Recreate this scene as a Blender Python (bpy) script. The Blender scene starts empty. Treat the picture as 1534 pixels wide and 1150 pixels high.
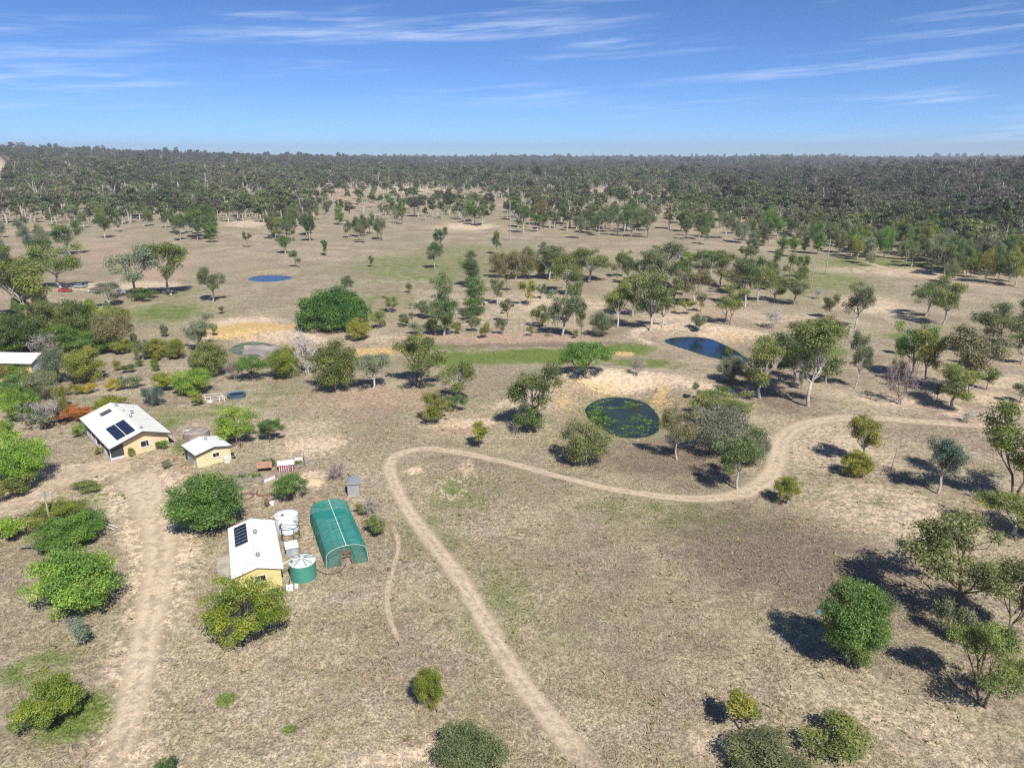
import bpy, math, random
import numpy as np
from mathutils import Vector, Matrix, Quaternion

# ------------------------------------------------------------------ camera, world, sun, exposure
SC = bpy.context.scene
COL = SC.collection
H, FPX, PITCH = 48.0, 1065.0, math.radians(17.85)     # camera height, focal length in photo pixels, pitch down
cam_data = bpy.data.cameras.new('camera')
cam = bpy.data.objects.new('camera', cam_data); COL.objects.link(cam)
cam.location = (0, 0, H); cam.rotation_euler = (math.pi / 2 - PITCH, 0, 0)
cam_data.sensor_width = 36; cam_data.lens = 36 * FPX / 1534
cam_data.clip_start = 0.5; cam_data.clip_end = 40000
SC.camera = cam

SUN_EL, SHADOW_AZ = math.radians(48), math.radians(24)   # shadows run away from the lens and to the left
sdir = Vector((-math.sin(SHADOW_AZ) * math.cos(SUN_EL), math.cos(SHADOW_AZ) * math.cos(SUN_EL), -math.sin(SUN_EL)))
world = bpy.data.worlds.new('World'); SC.world = world; world.use_nodes = True
WT = world.node_tree; WT.nodes.clear()


class NT:
    """short hand for building node trees"""
    def __init__(s, tree): s.t = tree
    def n(s, typ, **kw):
        nd = s.t.nodes.new(typ)
        for k, v in kw.items(): setattr(nd, k, v)
        return nd
    def put(s, sock, v):
        if isinstance(v, bpy.types.NodeSocket): s.t.links.new(v, sock)
        elif v is not None:
            if hasattr(sock.default_value, '__len__') and isinstance(v, (tuple, list)) and len(v) == 3 and len(sock.default_value) == 4: v = (*v, 1)
            sock.default_value = v
    def math(s, op, a, b=None, c=None, clamp=False):
        nd = s.n('ShaderNodeMath', operation=op, use_clamp=clamp)
        s.put(nd.inputs[0], a); s.put(nd.inputs[1], b); s.put(nd.inputs[2], c)
        return nd.outputs[0]
    def vmath(s, op, a, b=None):
        nd = s.n('ShaderNodeVectorMath', operation=op); s.put(nd.inputs[0], a); s.put(nd.inputs[1], b)
        return nd.outputs[0]
    def mix(s, f, a, b, mode='MIX'):
        nd = s.n('ShaderNodeMix', data_type='RGBA', blend_type=mode); nd.clamp_factor = True
        s.put(nd.inputs[0], f); s.put(nd.inputs[6], a); s.put(nd.inputs[7], b)
        return nd.outputs[2]
    def noise(s, vec, scale, detail=4, rough=0.55, w=None):
        nd = s.n('ShaderNodeTexNoise'); s.put(nd.inputs['Vector'], vec)
        nd.inputs['Scale'].default_value = scale; nd.inputs['Detail'].default_value = detail; nd.inputs['Roughness'].default_value = rough
        return nd.outputs['Fac']
    def ramp(s, v, a, b, lo=0.0, hi=1.0):
        nd = s.n('ShaderNodeMapRange', interpolation_type='SMOOTHSTEP'); s.put(nd.inputs[0], v)
        nd.inputs[1].default_value = a; nd.inputs[2].default_value = b; nd.inputs[3].default_value = lo; nd.inputs[4].default_value = hi
        return nd.outputs[0]


def build_sky():
    k = NT(WT)
    sky = k.n('ShaderNodeTexSky', sky_type='NISHITA', sun_disc=False)
    sky.sun_elevation = SUN_EL; sky.sun_rotation = math.pi - SHADOW_AZ
    sky.altitude = 200; sky.air_density = 0.5; sky.dust_density = 0.0; sky.ozone_density = 4.0
    blue = k.mix(1.0, sky.outputs[0], SKY_TINT, 'MULTIPLY')
    # thin cirrus, laid out by direction on a high sheet
    d = k.n('ShaderNodeTexCoord').outputs['Generated']
    sep = k.n('ShaderNodeSeparateXYZ'); k.put(sep.inputs[0], d)
    el = k.math('ARCSINE', sep.outputs[2]); az = k.math('ARCTAN2', sep.outputs[0], sep.outputs[1])
    cx = k.n('ShaderNodeCombineXYZ')
    tilt = k.math('SUBTRACT', el, k.math('MULTIPLY', k.math('SINE', az), 0.06))
    k.put(cx.inputs[0], k.math('MULTIPLY', az, 3.0)); k.put(cx.inputs[1], k.math('MULTIPLY', tilt, 30.0))
    big = k.noise(cx.outputs[0], 0.75, 3, 0.5)
    cy = k.n('ShaderNodeCombineXYZ'); k.put(cy.inputs[0], k.math('MULTIPLY', az, 7.0)); k.put(cy.inputs[1], k.math('MULTIPLY', tilt, 110.0))
    wisp = k.noise(cy.outputs[0], 1.0, 8, 0.65)
    m = k.math('MULTIPLY', k.ramp(big, 0.46, 0.72), k.ramp(wisp, 0.42, 0.72))
    # a few of the longer streaks: (azimuth, elevation, half length, half height, slope, weight)
    for a0, e0, hl, hh, sl, wgt in ((-7, 8.4, 19, .9, .05, .9), (12, 11.0, 14, .7, .03, .9), (24, 5.6, 17, .45, .055, .75), (-31, 6.2, 9, .7, .10, .6),
                                    (-32, 3.0, 10, .35, .02, .45), (0, 3.9, 12, .6, .0, .35), (8, 6.9, 9, .35, .02, .45)):
        r = math.radians
        u = k.math('DIVIDE', k.math('SUBTRACT', az, r(a0)), r(hl))
        v = k.math('SUBTRACT', k.math('SUBTRACT', el, r(e0)), k.math('MULTIPLY', k.math('SUBTRACT', az, r(a0)), sl))
        v = k.math('DIVIDE', k.math('ADD', v, k.math('MULTIPLY', k.math('SUBTRACT', big, .5), r(1.2))), r(hh))
        q = k.math('SUBTRACT', 1.0, k.math('ADD', k.math('MULTIPLY', u, u), k.math('MULTIPLY', v, v)), clamp=True)
        q = k.math('MULTIPLY', q, k.ramp(wisp, 0.30, 0.70, 0.0, wgt))
        m = k.math('MAXIMUM', m, q)
    m = k.math('MULTIPLY', m, CLOUD)
    colr = k.mix(m, blue, (7.6, 8.6, 10.4))
    bg = k.n('ShaderNodeBackground'); k.put(bg.inputs[0], colr); bg.inputs[1].default_value = SKY_STRENGTH
    out = k.n('ShaderNodeOutputWorld'); k.put(out.inputs[0], bg.outputs[0])


HAZE = .00015
SKY_STRENGTH, SKY_TINT, CLOUD = 0.102, (.62, .85, 1.10), 0.55
build_sky()
sun_data = bpy.data.lights.new('sun', 'SUN'); sun_data.energy = 5.0; sun_data.angle = math.radians(0.53); sun_data.color = (1.0, 0.95, 0.87)
sun = bpy.data.objects.new('sun', sun_data); COL.objects.link(sun)
sun.rotation_euler = sdir.to_track_quat('-Z', 'Y').to_euler(); sun.location = (60, -120, 200)
SC.view_settings.view_transform = 'Standard'; SC.view_settings.look = 'None'; SC.view_settings.gamma = 1; SC.view_settings.exposure = 0.24
SC.view_settings.use_curve_mapping = False
SC.render.engine = 'CYCLES'
SC.cycles.max_bounces = 5; SC.cycles.diffuse_bounces = 2; SC.cycles.glossy_bounces = 2; SC.cycles.transmission_bounces = 3
SC.cycles.transparent_max_bounces = 10; SC.cycles.volume_bounces = 0; SC.cycles.caustics_reflective = False; SC.cycles.caustics_refractive = False
SC.cycles.sample_clamp_indirect = 4; SC.cycles.use_denoising = False
SC.cycles.pixel_filter_type = 'BLACKMAN_HARRIS'; SC.cycles.filter_width = 1.2

# ------------------------------------------------------------------ terrain
rng = np.random.default_rng(7)
R = random.Random(11)
cP, sP = math.cos(PITCH), math.sin(PITCH)


def plane_point(px, py, z=0.0):
    a = (px - 767) / FPX; b = -(py - 575) / FPX
    rx, ry, rz = a, cP + b * sP, -sP + b * cP
    t = (z - H) / rz
    return rx * t, ry * t


def depth_scale(x, y, z=0.0):
    return FPX / (y * cP - (z - H) * sP)              # photo pixels per metre


def project(x, y, z):
    dep = y * cP - (z - H) * sP; up = y * sP + (z - H) * cP
    return 767 + FPX * x / dep, 575 - FPX * up / dep


WAVES = {}
def sine_noise(x, y, seed, wl, octs=3):
    key = (seed, wl, octs)
    if key not in WAVES:
        r = np.random.default_rng(seed); rows = []; amp = 1.0; tot = 0; w_ = wl
        for o in range(octs):
            for _ in range(4):
                th = r.uniform(0, 6.283); f = 6.283 / (w_ * r.uniform(.7, 1.4)); rows.append((math.cos(th) * f, math.sin(th) * f, r.uniform(0, 6.283), amp * .5))
            tot += amp; amp *= .5; w_ *= .5
        WAVES[key] = [(a, b, c, d / tot) for a, b, c, d in rows]
    out = 0
    for a, b, c, d in WAVES[key]: out = out + d * np.sin(x * a + y * b + c)
    return out


def sstep(v, a, b):
    t = np.clip((v - a) / (b - a), 0, 1); return t * t * (3 - 2 * t)


def poly_world(pts, z): return np.array([plane_point(px, py, z) for px, py in pts])


def smooth_closed(P, n=6):
    out = []
    m = len(P)
    for i in range(m):
        p0, p1, p2, p3 = P[i - 1], P[i], P[(i + 1) % m], P[(i + 2) % m]
        for k in range(n):
            t = k / n
            out.append(.5 * ((2 * p1) + (-p0 + p2) * t + (2 * p0 - 5 * p1 + 4 * p2 - p3) * t * t + (-p0 + 3 * p1 - 3 * p2 + p3) * t ** 3))
    return np.array(out)


def sdf_poly(x, y, P):
    """signed distance to a closed polygon, negative inside"""
    if x.size * len(P) < 4e6:
        A = P; B = np.roll(P, -1, 0); E_ = B - A; xs, ys = x.ravel()[:, None], y.ravel()[:, None]
        t = np.clip(((xs - A[:, 0]) * E_[:, 0] + (ys - A[:, 1]) * E_[:, 1]) / ((E_ ** 2).sum(1) + 1e-9), 0, 1)
        d = np.sqrt(((xs - A[:, 0] - t * E_[:, 0]) ** 2 + (ys - A[:, 1] - t * E_[:, 1]) ** 2).min(1))
        c = ((A[:, 1] > ys) != (B[:, 1] > ys)) & (xs < E_[:, 0] * (ys - A[:, 1]) / (E_[:, 1] + 1e-12) + A[:, 0])
        return np.where(c.sum(1) % 2 == 1, -d, d).reshape(x.shape)
    d = np.full(x.shape, 1e9); inside = np.zeros(x.shape, bool)
    m = len(P)
    for i in range(m):
        ax, ay = P[i]; bx, by = P[(i + 1) % m]
        ex, ey = bx - ax, by - ay
        t = np.clip(((x - ax) * ex + (y - ay) * ey) / (ex * ex + ey * ey + 1e-9), 0, 1)
        d = np.minimum(d, np.hypot(x - ax - t * ex, y - ay - t * ey))
        c = ((ay > y) != (by > y)) & (x < (bx - ax) * (y - ay) / (by - ay + 1e-12) + ax)
        inside ^= c
    return np.where(inside, -d, d)


# dams: water outline in the photo, water level, depth, width of the bank, height of the bank
DAMS = {
    'round': dict(pts=[(878, 612), (900, 598), (932, 596), (965, 603), (985, 622), (986, 643), (965, 654), (930, 654), (903, 643), (885, 630)], z=-1.5, depth=1.2, bank=11, hb=1.5),
    'blue': dict(pts=[(996, 510), (1020, 505), (1055, 506), (1078, 513), (1105, 528), (1122, 541), (1098, 541), (1062, 534), (1030, 524), (1008, 517)], z=-1.1, depth=1.2, bank=9, hb=.9),
    'far': dict(pts=[(373, 418), (388, 413), (412, 412), (437, 415), (428, 419), (408, 422), (386, 421.5)], z=-1.0, depth=1.0, bank=7, hb=.3),
    'muddy': dict(pts=[(343, 524), (358, 515), (385, 512), (412, 517), (436, 524), (440, 536), (415, 537), (385, 534), (356, 532)], z=-1.2, depth=.8, bank=9, hb=.6),
}
for dm in DAMS.values(): dm['P'] = smooth_closed(poly_world(dm['pts'], dm['z']), 5)


def terrain(x, y):
    x = np.asarray(x, float); y = np.asarray(y, float)
    d = np.hypot(x, y); az = np.degrees(np.arctan2(x, y))
    h = .22 * sine_noise(x, y, 3, 38, 3) + .9 * sine_noise(x, y, 5, 190, 2) * sstep(d, 120, 320)
    h = h + sstep(d, 500, 3600) * (7 + 9 * sine_noise(x, y, 9, 1300, 2)) + sstep(d, 400, 900) * 2.5 * sine_noise(x, y, 21, 330, 2)
    wl = np.clip((-az - 4) / 32, 0, 1.15)
    h = h + 50 * wl * np.exp(-((d - 2700) / 1150.) ** 2) * sstep(np.cos(np.radians(az)), 0, .4)
    h = h + 20 * sstep(az, 18, 40) * np.exp(-((d - 1500) / 700.) ** 2) * sstep(np.cos(np.radians(az)), 0, .4)
    h = h + 30 * sstep(d, 1560, 1660) * (1 - sstep(d, 1700, 2300)) * sstep(-az, 33.6, 34.8) * sstep(np.cos(np.radians(az)), 0, .4)
    for dm in DAMS.values():
        c = dm['P'].mean(0); m = np.hypot(x - c[0], y - c[1]) < 70
        if not m.any(): continue
        s = sdf_poly(x[m], y[m], dm['P']) if x.ndim else sdf_poly(x[None], y[None], dm['P'])
        z0, bk = dm['z'], dm['bank']
        ang = np.arctan2((y[m] - c[1]), (x[m] - c[0])) if x.ndim else np.arctan2(y[None] - c[1], x[None] - c[0])
        crest = dm['hb'] * (.5 + .5 * np.sin(ang - .2))
        prof = np.where(s < 0, z0 + np.maximum(s * .3, -dm['depth']), z0 + (crest - z0) * sstep(s, -.4, bk))
        w = 1 - sstep(s, bk, bk * 2.1)
        if x.ndim: h[m] = h[m] * (1 - w) + prof * w
        else: h = (h * (1 - w) + prof * w)[0]
    return h


def ground(px, py):
    """the point of the terrain that is seen at a photo pixel"""
    z = 0.0
    for _ in range(7):
        x, y = plane_point(px, py, z); z = .5 * z + .5 * float(terrain(np.array([x]), np.array([y]))[0])
    x, y = plane_point(px, py, z)
    return x, y, float(terrain(np.array([x]), np.array([y]))[0])


# soil and grass patches: photo centre, half sizes, and what grows or lies there
PATCH = {'sand': [], 'red': [], 'ochre': [], 'green': [], 'dark': []}
def patch(kind, cx, cy, rx, ry, w=1.0):
    x, y = plane_point(cx, cy); s = depth_scale(x, y)
    x2, y2 = plane_point(cx, cy - ry); x1, y1 = plane_point(cx, cy + ry)
    PATCH[kind].append((x, y, rx / s, .5 * math.hypot(x2 - x1, y2 - y1), min(1.15, w * (1.4 if kind == 'green' else 1.25))))
for a in ((238, 800, 48, 75, .9), (215, 735, 60, 36, .75), (100, 715, 100, 20, .8), (20, 752, 60, 18, .7), (235, 890, 50, 60, .6), (200, 1010, 45, 70, .55), (185, 1120, 50, 60, .55), (470, 668, 55, 20, .6),
          (450, 640, 60, 14, .35), (690, 632, 70, 9, .6), (780, 610, 60, 10, .5), (940, 572, 110, 10, .8), (1060, 585, 60, 9, .6), (1100, 500, 70, 9, .6), (1200, 480, 110, 14, .45),
          (1300, 455, 60, 14, .6), (830, 455, 120, 16, .45), (760, 480, 130, 16, .35), (1020, 480, 60, 18, .5), (1380, 610, 150, 12, .45), (1480, 600, 70, 14, .5), (1250, 680, 120, 45, .4),
          (1330, 760, 120, 50, .45), (1400, 1110, 160, 60, .35), (1060, 1110, 40, 40, .4), (600, 1135, 80, 16, .6), (465, 720, 26, 14, .8), (400, 735, 60, 26, .35), (470, 800, 20, 60, .4),
          (1340, 410, 110, 8, .5), (1480, 405, 60, 12, .55), (1260, 650, 80, 20, .45), (300, 640, 40, 10, .4), (360, 487, 60, 11, .8), (420, 500, 70, 16, .45), (560, 505, 70, 10, .4), (1500, 575, 60, 14, .4),
          (220, 430, 60, 7, .6), (130, 432, 40, 8, .5), (620, 705, 16, 6, .7), (700, 700, 14, 12, .6), (600, 285, 110, 7, .5), (420, 275, 40, 6, .7), (900, 285, 60, 8, .5), (700, 340, 50, 4, .7), (370, 340, 40, 5, .6)):
    patch('sand', *a)
for a in ((255, 700, 40, 26, .5), (560, 600, 120, 26, .5), (480, 600, 70, 16, .4), (690, 640, 45, 10, .7), (450, 665, 25, 16, .6), (1180, 560, 90, 40, .3), (160, 380, 50, 25, .45), (230, 415, 60, 14, .5),
          (310, 395, 70, 20, .35), (480, 690, 40, 20, .3), (500, 510, 120, 16, .4), (740, 505, 180, 10, .6), (1080, 470, 90, 30, .35), (1450, 560, 100, 40, .35), (500, 275, 30, 14, .7), (580, 270, 60, 4, .9), (1030, 335, 30, 5, .4), (1450, 640, 90, 30, .3), (1230, 770, 60, 40, .3), (520, 285, 18, 20, .7)):
    patch('red', *a)
for a in ((360, 494, 52, 9, .9), (560, 526, 45, 8, .7), (1100, 506, 60, 9, .35), (900, 578, 70, 8, .35), (935, 531, 15, 3.5, 1.1), (430, 492, 40, 6, .6), (990, 600, 24, 30, .5), (330, 500, 26, 8, .7), (850, 600, 26, 18, .4), (525, 770, 22, 20, .3)):
    patch('ochre', *a)
for a in ((700, 536, 90, 12, .65), (800, 533, 80, 11, .85), (935, 524, 45, 8, 1.15), (960, 545, 70, 10, .5), (640, 520, 120, 6, .4), (1180, 512, 50, 9, .9), (1225, 525, 40, 9, .8), (1370, 508, 40, 8, .7),
          (120, 1075, 55, 32, .85), (55, 1000, 70, 26, .45), (338, 1051, 13, 10, .9), (435, 1093, 12, 9, .6), (172, 738, 32, 18, .75), (40, 745, 60, 10, .5), (270, 685, 12, 20, .7), (110, 880, 30, 20, .3),
          (240, 640, 40, 14, .45), (300, 620, 90, 14, .35), (690, 740, 60, 28, .4), (640, 790, 60, 50, .3), (250, 470, 60, 16, .5), (400, 590, 100, 26, .3), (640, 400, 160, 30, .4), (560, 450, 90, 20, .35),
          (1330, 400, 120, 14, .45), (1220, 420, 110, 20, .4), (860, 400, 120, 16, .35), (360, 545, 60, 8, .4), (1000, 770, 160, 30, .3), (745, 900, 60, 80, .3), (500, 560, 160, 20, .2), (250, 440, 60, 14, .35), (690, 380, 120, 20, .35)):
    patch('green', *a)
for a in ((1150, 820, 170, 70, .7), (1250, 880, 150, 60, .6), (1000, 690, 120, 34, .6), (880, 840, 140, 60, .35), (1000, 960, 170, 60, .3), (700, 690, 60, 16, .35), (1180, 600, 70, 24, .5), (1040, 730, 40, 14, .4),
          (640, 520, 90, 6, .5), (800, 515, 160, 5, .6), (150, 650, 60, 20, .35), (80, 700, 40, 12, .3), (30, 860, 60, 60, .3), (820, 720, 80, 20, .4), (300, 900, 40, 60, .25), (150, 400, 60, 24, .3), (480, 820, 30, 60, .25), (950, 600, 60, 20, .3)):
    patch('dark', *a)


def patch_value(kind, x, y):
    v = np.zeros(x.shape)
    for cx, cy, rt, rr, w in PATCH[kind]:
        L = math.hypot(cx, cy); ux, uy = cx / L, cy / L
        r = np.hypot(((x - cx) * ux + (y - cy) * uy) / rr, ((x - cx) * -uy + (y - cy) * ux) / rt)
        v = np.maximum(v, w * np.clip(1.5 - r, 0, 1))
    return v


# ------------------------------------------------------------------ materials
MATS = {}
def new_mat(name):
    m = bpy.data.materials.new(name); m.use_nodes = True; m.node_tree.nodes.clear(); MATS[name] = m
    return m, NT(m.node_tree)


def principled(k, color, rough=.8, spec=.3, metal=0.0, bump=None, bstr=.3, bdist=.05):
    b = k.n('ShaderNodeBsdfPrincipled'); k.put(b.inputs['Base Color'], color); k.put(b.inputs['Roughness'], rough)
    b.inputs['Specular IOR Level'].default_value = spec; b.inputs['Metallic'].default_value = metal
    if bump is not None:
        bn = k.n('ShaderNodeBump'); bn.inputs['Strength'].default_value = bstr; bn.inputs['Distance'].default_value = bdist
        k.put(bn.inputs['Height'], bump); k.put(b.inputs['Normal'], bn.outputs[0])
    return b


def output(k, sh, vol=None):
    o = k.n('ShaderNodeOutputMaterial')
    if sh is not None: k.put(o.inputs[0], sh)
    if vol is not None: k.put(o.inputs[1], vol)


def soil_nodes(k, track=False):
    pos = k.n('ShaderNodeNewGeometry').outputs['Position']
    n0 = k.noise(pos, .012, 3); n1 = k.noise(pos, .055, 4); n2 = k.noise(pos, .3, 4, .6); n3 = k.noise(pos, 1.3, 3, .6)
    n4 = k.noise(pos, 4.2, 3, .7); n5 = k.noise(pos, 11.0, 2, .6)
    def attr(nm):
        a = k.n('ShaderNodeAttribute'); a.attribute_name = nm; return a.outputs['Fac']
    off = k.vmath('ADD', pos, (311.0, 57.0, 0.0)); m1 = k.noise(off, .16, 4, .65); off2 = k.vmath('ADD', pos, (-91.0, 457.0, 0.0)); m2 = k.noise(off2, .11, 5, .65)
    base = k.mix(k.ramp(n1, .38, .62), (.308, .248, .174), (.428, .356, .248))
    base = k.mix(k.math('MULTIPLY', k.ramp(n0, .42, .60), .6), base, (.290, .262, .158))
    base = k.mix(k.math('MULTIPLY', k.ramp(m2, .48, .66), .6), base, (.275, .262, .145))
    base = k.mix(k.math('MULTIPLY', k.ramp(m1, .50, .66), .45), base, (.350, .275, .235))
    base = k.mix(k.math('MULTIPLY', k.ramp(n2, .48, .68), .5), base, (.225, .185, .140))
    def masked(col, nm, hard=2.6):
        nonlocal base
        a = attr(nm)
        f = k.math('ADD', a, k.math('MULTIPLY', k.math('SUBTRACT', k.math('ADD', k.math('MULTIPLY', n2, .5), k.math('ADD', k.math('MULTIPLY', n3, .25), k.math('MULTIPLY', n1, .25))), .5), 3.4))
        f = k.math('MULTIPLY', k.ramp(f, .10, .90), k.math('MULTIPLY', a, 1.6, clamp=True), clamp=True)
        base = k.mix(f, base, col)
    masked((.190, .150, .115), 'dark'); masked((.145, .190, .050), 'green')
    masked((.430, .305, .220), 'red'); masked((.600, .475, .340), 'sand'); masked((.560, .395, .180), 'ochre')
    if track:
        base = k.mix(k.ramp(n2, .3, .7, .55, 1.0), base, (.680, .545, .395))
        base = k.mix(k.math('MULTIPLY', k.ramp(n3, .5, .75), .4), base, (.50, .375, .245))
    # straw speckle: pale stems over darker litter
    sp = k.math('ADD', k.math('MULTIPLY', n4, .75), k.math('MULTIPLY', n5, .25))
    lo, hi = (.82, 1.16) if track else (.54, 1.44)
    sp = k.ramp(sp, .38, .62, lo, hi)
    bare = k.math('MAXIMUM', attr('sand'), k.math('MULTIPLY', attr('red'), .8)); bare = k.math('MAXIMUM', bare, k.ramp(k.noise(k.vmath('ADD', pos, (77.0, -31.0, 0.0)), .07, 5, .6), .52, .66, 0, .75))
    sp = k.math('ADD', 1.0, k.math('MULTIPLY', k.math('SUBTRACT', sp, 1.0), k.math('SUBTRACT', 1.0, k.math('MULTIPLY', bare, .62))))
    mid = k.ramp(n3, .36, .64, .80, 1.18)
    g = k.n('ShaderNodeCombineColor'); mm = k.math('MULTIPLY', sp, mid)
    for i in range(3): k.put(g.inputs[i], mm)
    base = k.mix(1.0, base, g.outputs[0], 'MULTIPLY')
    bump = k.math('ADD', k.math('MULTIPLY', n4, .6), n3)
    return base, bump, n2, n3, n4


def make_soil():
    m, k = new_mat('soil')
    c, b, *_ = soil_nodes(k)
    output(k, principled(k, c, .95, .1, bump=b, bstr=.55, bdist=.12).outputs[0])
    m, k = new_mat('track_dirt')
    c, b, n2, n3, n4 = soil_nodes(k, True)
    e = k.n('ShaderNodeAttribute'); e.attribute_name = 'edge'; wv = k.n('ShaderNodeAttribute'); wv.attribute_name = 'wear'
    a = k.math('ADD', e.outputs['Fac'], k.math('MULTIPLY', k.math('SUBTRACT', k.math('ADD', k.math('MULTIPLY', n3, .5), k.math('ADD', k.math('MULTIPLY', n4, .7), k.math('MULTIPLY', n2, .4))), .80), 2.2))
    rut = k.math('ABSOLUTE', k.math('SUBTRACT', e.outputs['Fac'], .36)); crown = k.ramp(k.math('ADD', rut, k.math('MULTIPLY', k.math('SUBTRACT', n2, .5), .5)), .10, .34, 1.0, .82)
    alpha = k.math('MULTIPLY', k.math('MULTIPLY', k.ramp(a, .34, .84, 1, 0), crown), wv.outputs['Fac'])
    mx = k.n('ShaderNodeMixShader'); k.put(mx.inputs[0], alpha); k.put(mx.inputs[1], k.n('ShaderNodeBsdfTransparent').outputs[0])
    k.put(mx.inputs[2], principled(k, c, .95, .1, bump=b, bstr=.35, bdist=.08).outputs[0])
    output(k, mx.outputs[0])


def plain(name, col, rough=.7, spec=.3, metal=0.0, vary=.12, scale=1.5, bstr=0.0, dirt=None):
    m, k = new_mat(name)
    co = k.n('ShaderNodeTexCoord').outputs['Object']
    n = k.noise(co, scale, 5, .6)
    f = k.ramp(n, .3, .7, 1 - vary, 1 + vary)
    g = k.n('ShaderNodeCombineColor')
    for i in range(3): k.put(g.inputs[i], f)
    c = k.mix(1.0, col, g.outputs[0], 'MULTIPLY')
    if dirt: c = k.mix(k.ramp(k.noise(co, scale * .6, 6, .7), .5, .78, 0, dirt[1]), c, dirt[0])
    output(k, principled(k, c, rough, spec, metal, bump=n if bstr else None, bstr=bstr).outputs[0])
    return m


def striped(name, col, axis, freq, depth, rough=.5, spec=.4, metal=0.0, dirt=None, width=.5):
    """sheet metal or slats: fine ribs along one local axis"""
    m, k = new_mat(name)
    co = k.n('ShaderNodeTexCoord').outputs['Object']
    sep = k.n('ShaderNodeSeparateXYZ'); k.put(sep.inputs[0], co)
    w = k.math('SINE', k.math('MULTIPLY', sep.outputs[axis], freq))
    n = k.noise(co, .8, 5, .65)
    f = k.ramp(n, .3, .7, .9, 1.06); g = k.n('ShaderNodeCombineColor')
    for i in range(3): k.put(g.inputs[i], f)
    c = k.mix(1.0, col, g.outputs[0], 'MULTIPLY')
    if dirt: c = k.mix(k.ramp(k.noise(co, 1.7, 6, .7), .52, .8, 0, dirt[1]), c, dirt[0])
    output(k, principled(k, c, rough, spec, metal, bump=w, bstr=depth, bdist=.02).outputs[0])
    return m


def leaf_mat(name, forest=False, gloss=.03):
    m, k = new_mat(name)
    lv = k.n('ShaderNodeAttribute'); lv.attribute_name = 'leaf'
    oi = k.n('ShaderNodeObjectInfo')
    if forest:
        ia = k.n('ShaderNodeAttribute', attribute_type='INSTANCER'); ia.attribute_name = 'tint'; base = ia.outputs['Color']
    else: base = oi.outputs['Color']
    v = lv.outputs['Fac']
    hsv = k.n('ShaderNodeHueSaturation'); k.put(hsv.inputs['Color'], base)
    k.put(hsv.inputs['Hue'], k.ramp(v, 0, 1, .525, .468)); k.put(hsv.inputs['Value'], k.ramp(v, 0, 1, .62, 1.42))
    k.put(hsv.inputs['Saturation'], k.ramp(v, 0, 1, 1.0, 1.02))
    c = hsv.outputs[0]
    d = k.n('ShaderNodeBsdfDiffuse'); k.put(d.inputs[0], c)
    t = k.n('ShaderNodeBsdfTranslucent'); k.put(t.inputs[0], k.mix(1.0, c, (1.25, 1.3, .55), 'MULTIPLY'))
    mx = k.n('ShaderNodeMixShader'); mx.inputs[0].default_value = .36; k.put(mx.inputs[1], d.outputs[0]); k.put(mx.inputs[2], t.outputs[0])
    gl = k.n('ShaderNodeBsdfGlossy'); gl.inputs['Roughness'].default_value = .5; gl.inputs[0].default_value = (.9, .95, 1, 1)
    m2 = k.n('ShaderNodeMixShader'); m2.inputs[0].default_value = gloss; k.put(m2.inputs[1], mx.outputs[0]); k.put(m2.inputs[2], gl.outputs[0])
    output(k, m2.outputs[0])


def water_mat(name, col, rough=.06, ripple=.05, spec=.5):
    m, k = new_mat(name)
    pos = k.n('ShaderNodeNewGeometry').outputs['Position']
    c = k.mix(k.ramp(k.noise(pos, .12, 3), .35, .65), col, tuple(v * 1.8 for v in col))
    output(k, principled(k, c, rough, spec, bump=k.noise(pos, 1.6, 3, .6), bstr=ripple, bdist=.2).outputs[0])


make_soil()
leaf_mat('leaf'); leaf_mat('forest_leaf', True)
plain('bark_pale', (.47, .43, .38), .85, .15, vary=.3, scale=2.2)
plain('bark_dark', (.17, .135, .10), .9, .1, vary=.35, scale=2.5)
plain('twig_grey', (.30, .275, .26), .9, .1, vary=.25, scale=2)
m_, k_ = new_mat('twig_tint'); output(k_, principled(k_, k_.n('ShaderNodeObjectInfo').outputs['Color'], .9, .1).outputs[0])
water_mat('water_blue', (.002, .018, .050), .05, .06, .8); water_mat('water_weedy', (.016, .026, .018), .10, .05, .25); water_mat('water_muddy', (.30, .245, .185), .25, .03, .3)
plain('pond_weed', (.125, .215, .03), .7, .2, vary=.5, scale=.7)
plain('mud_green', (.13, .16, .11), .8, .2, vary=.3, scale=.5)
striped('roof_cream', (.86, .84, .74), 1, 32, .25, .45, .4, dirt=((.74, .71, .62), .15))
striped('roof_white', (.84, .84, .82), 1, 32, .22, .4, .4, dirt=((.74, .73, .69), .15))
striped('roof_grey', (.55, .58, .60), 0, 32, .3, .35, .5, .5, dirt=((.42, .36, .32), .35))
plain('brick_apricot', (.74, .57, .35), .9, .15, vary=.10, scale=6)
plain('wall_cream', (.68, .62, .38), .8, .2, vary=.07, scale=1.2)
plain('wall_yellow', (.66, .57, .26), .8, .2, vary=.08, scale=1.2)
plain('wall_grey', (.42, .46, .44), .8, .2, vary=.1)
plain('trim_white', (.78, .78, .75), .6, .3, vary=.05); plain('trim_dark', (.05, .055, .06), .5, .4, vary=.15); plain('trim_green', (.03, .10, .07), .6, .3, vary=.15)
plain('glass_dark', (.015, .018, .022), .08, .6, vary=.1); plain('curtain', (.70, .62, .62), .9, .1)
plain('panel_blue', (.012, .022, .055), .12, .6, vary=.2); plain('alloy', (.60, .62, .64), .35, .5, .7)
plain('vent_metal', (.42, .42, .42), .4, .5, .7)
plain('concrete', (.42, .38, .31), .9, .15, vary=.18, scale=.7, dirt=((.30, .26, .20), .5)); plain('concrete_old', (.34, .29, .25), .9, .15, vary=.25, scale=.9, dirt=((.22, .17, .13), .6))
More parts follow.
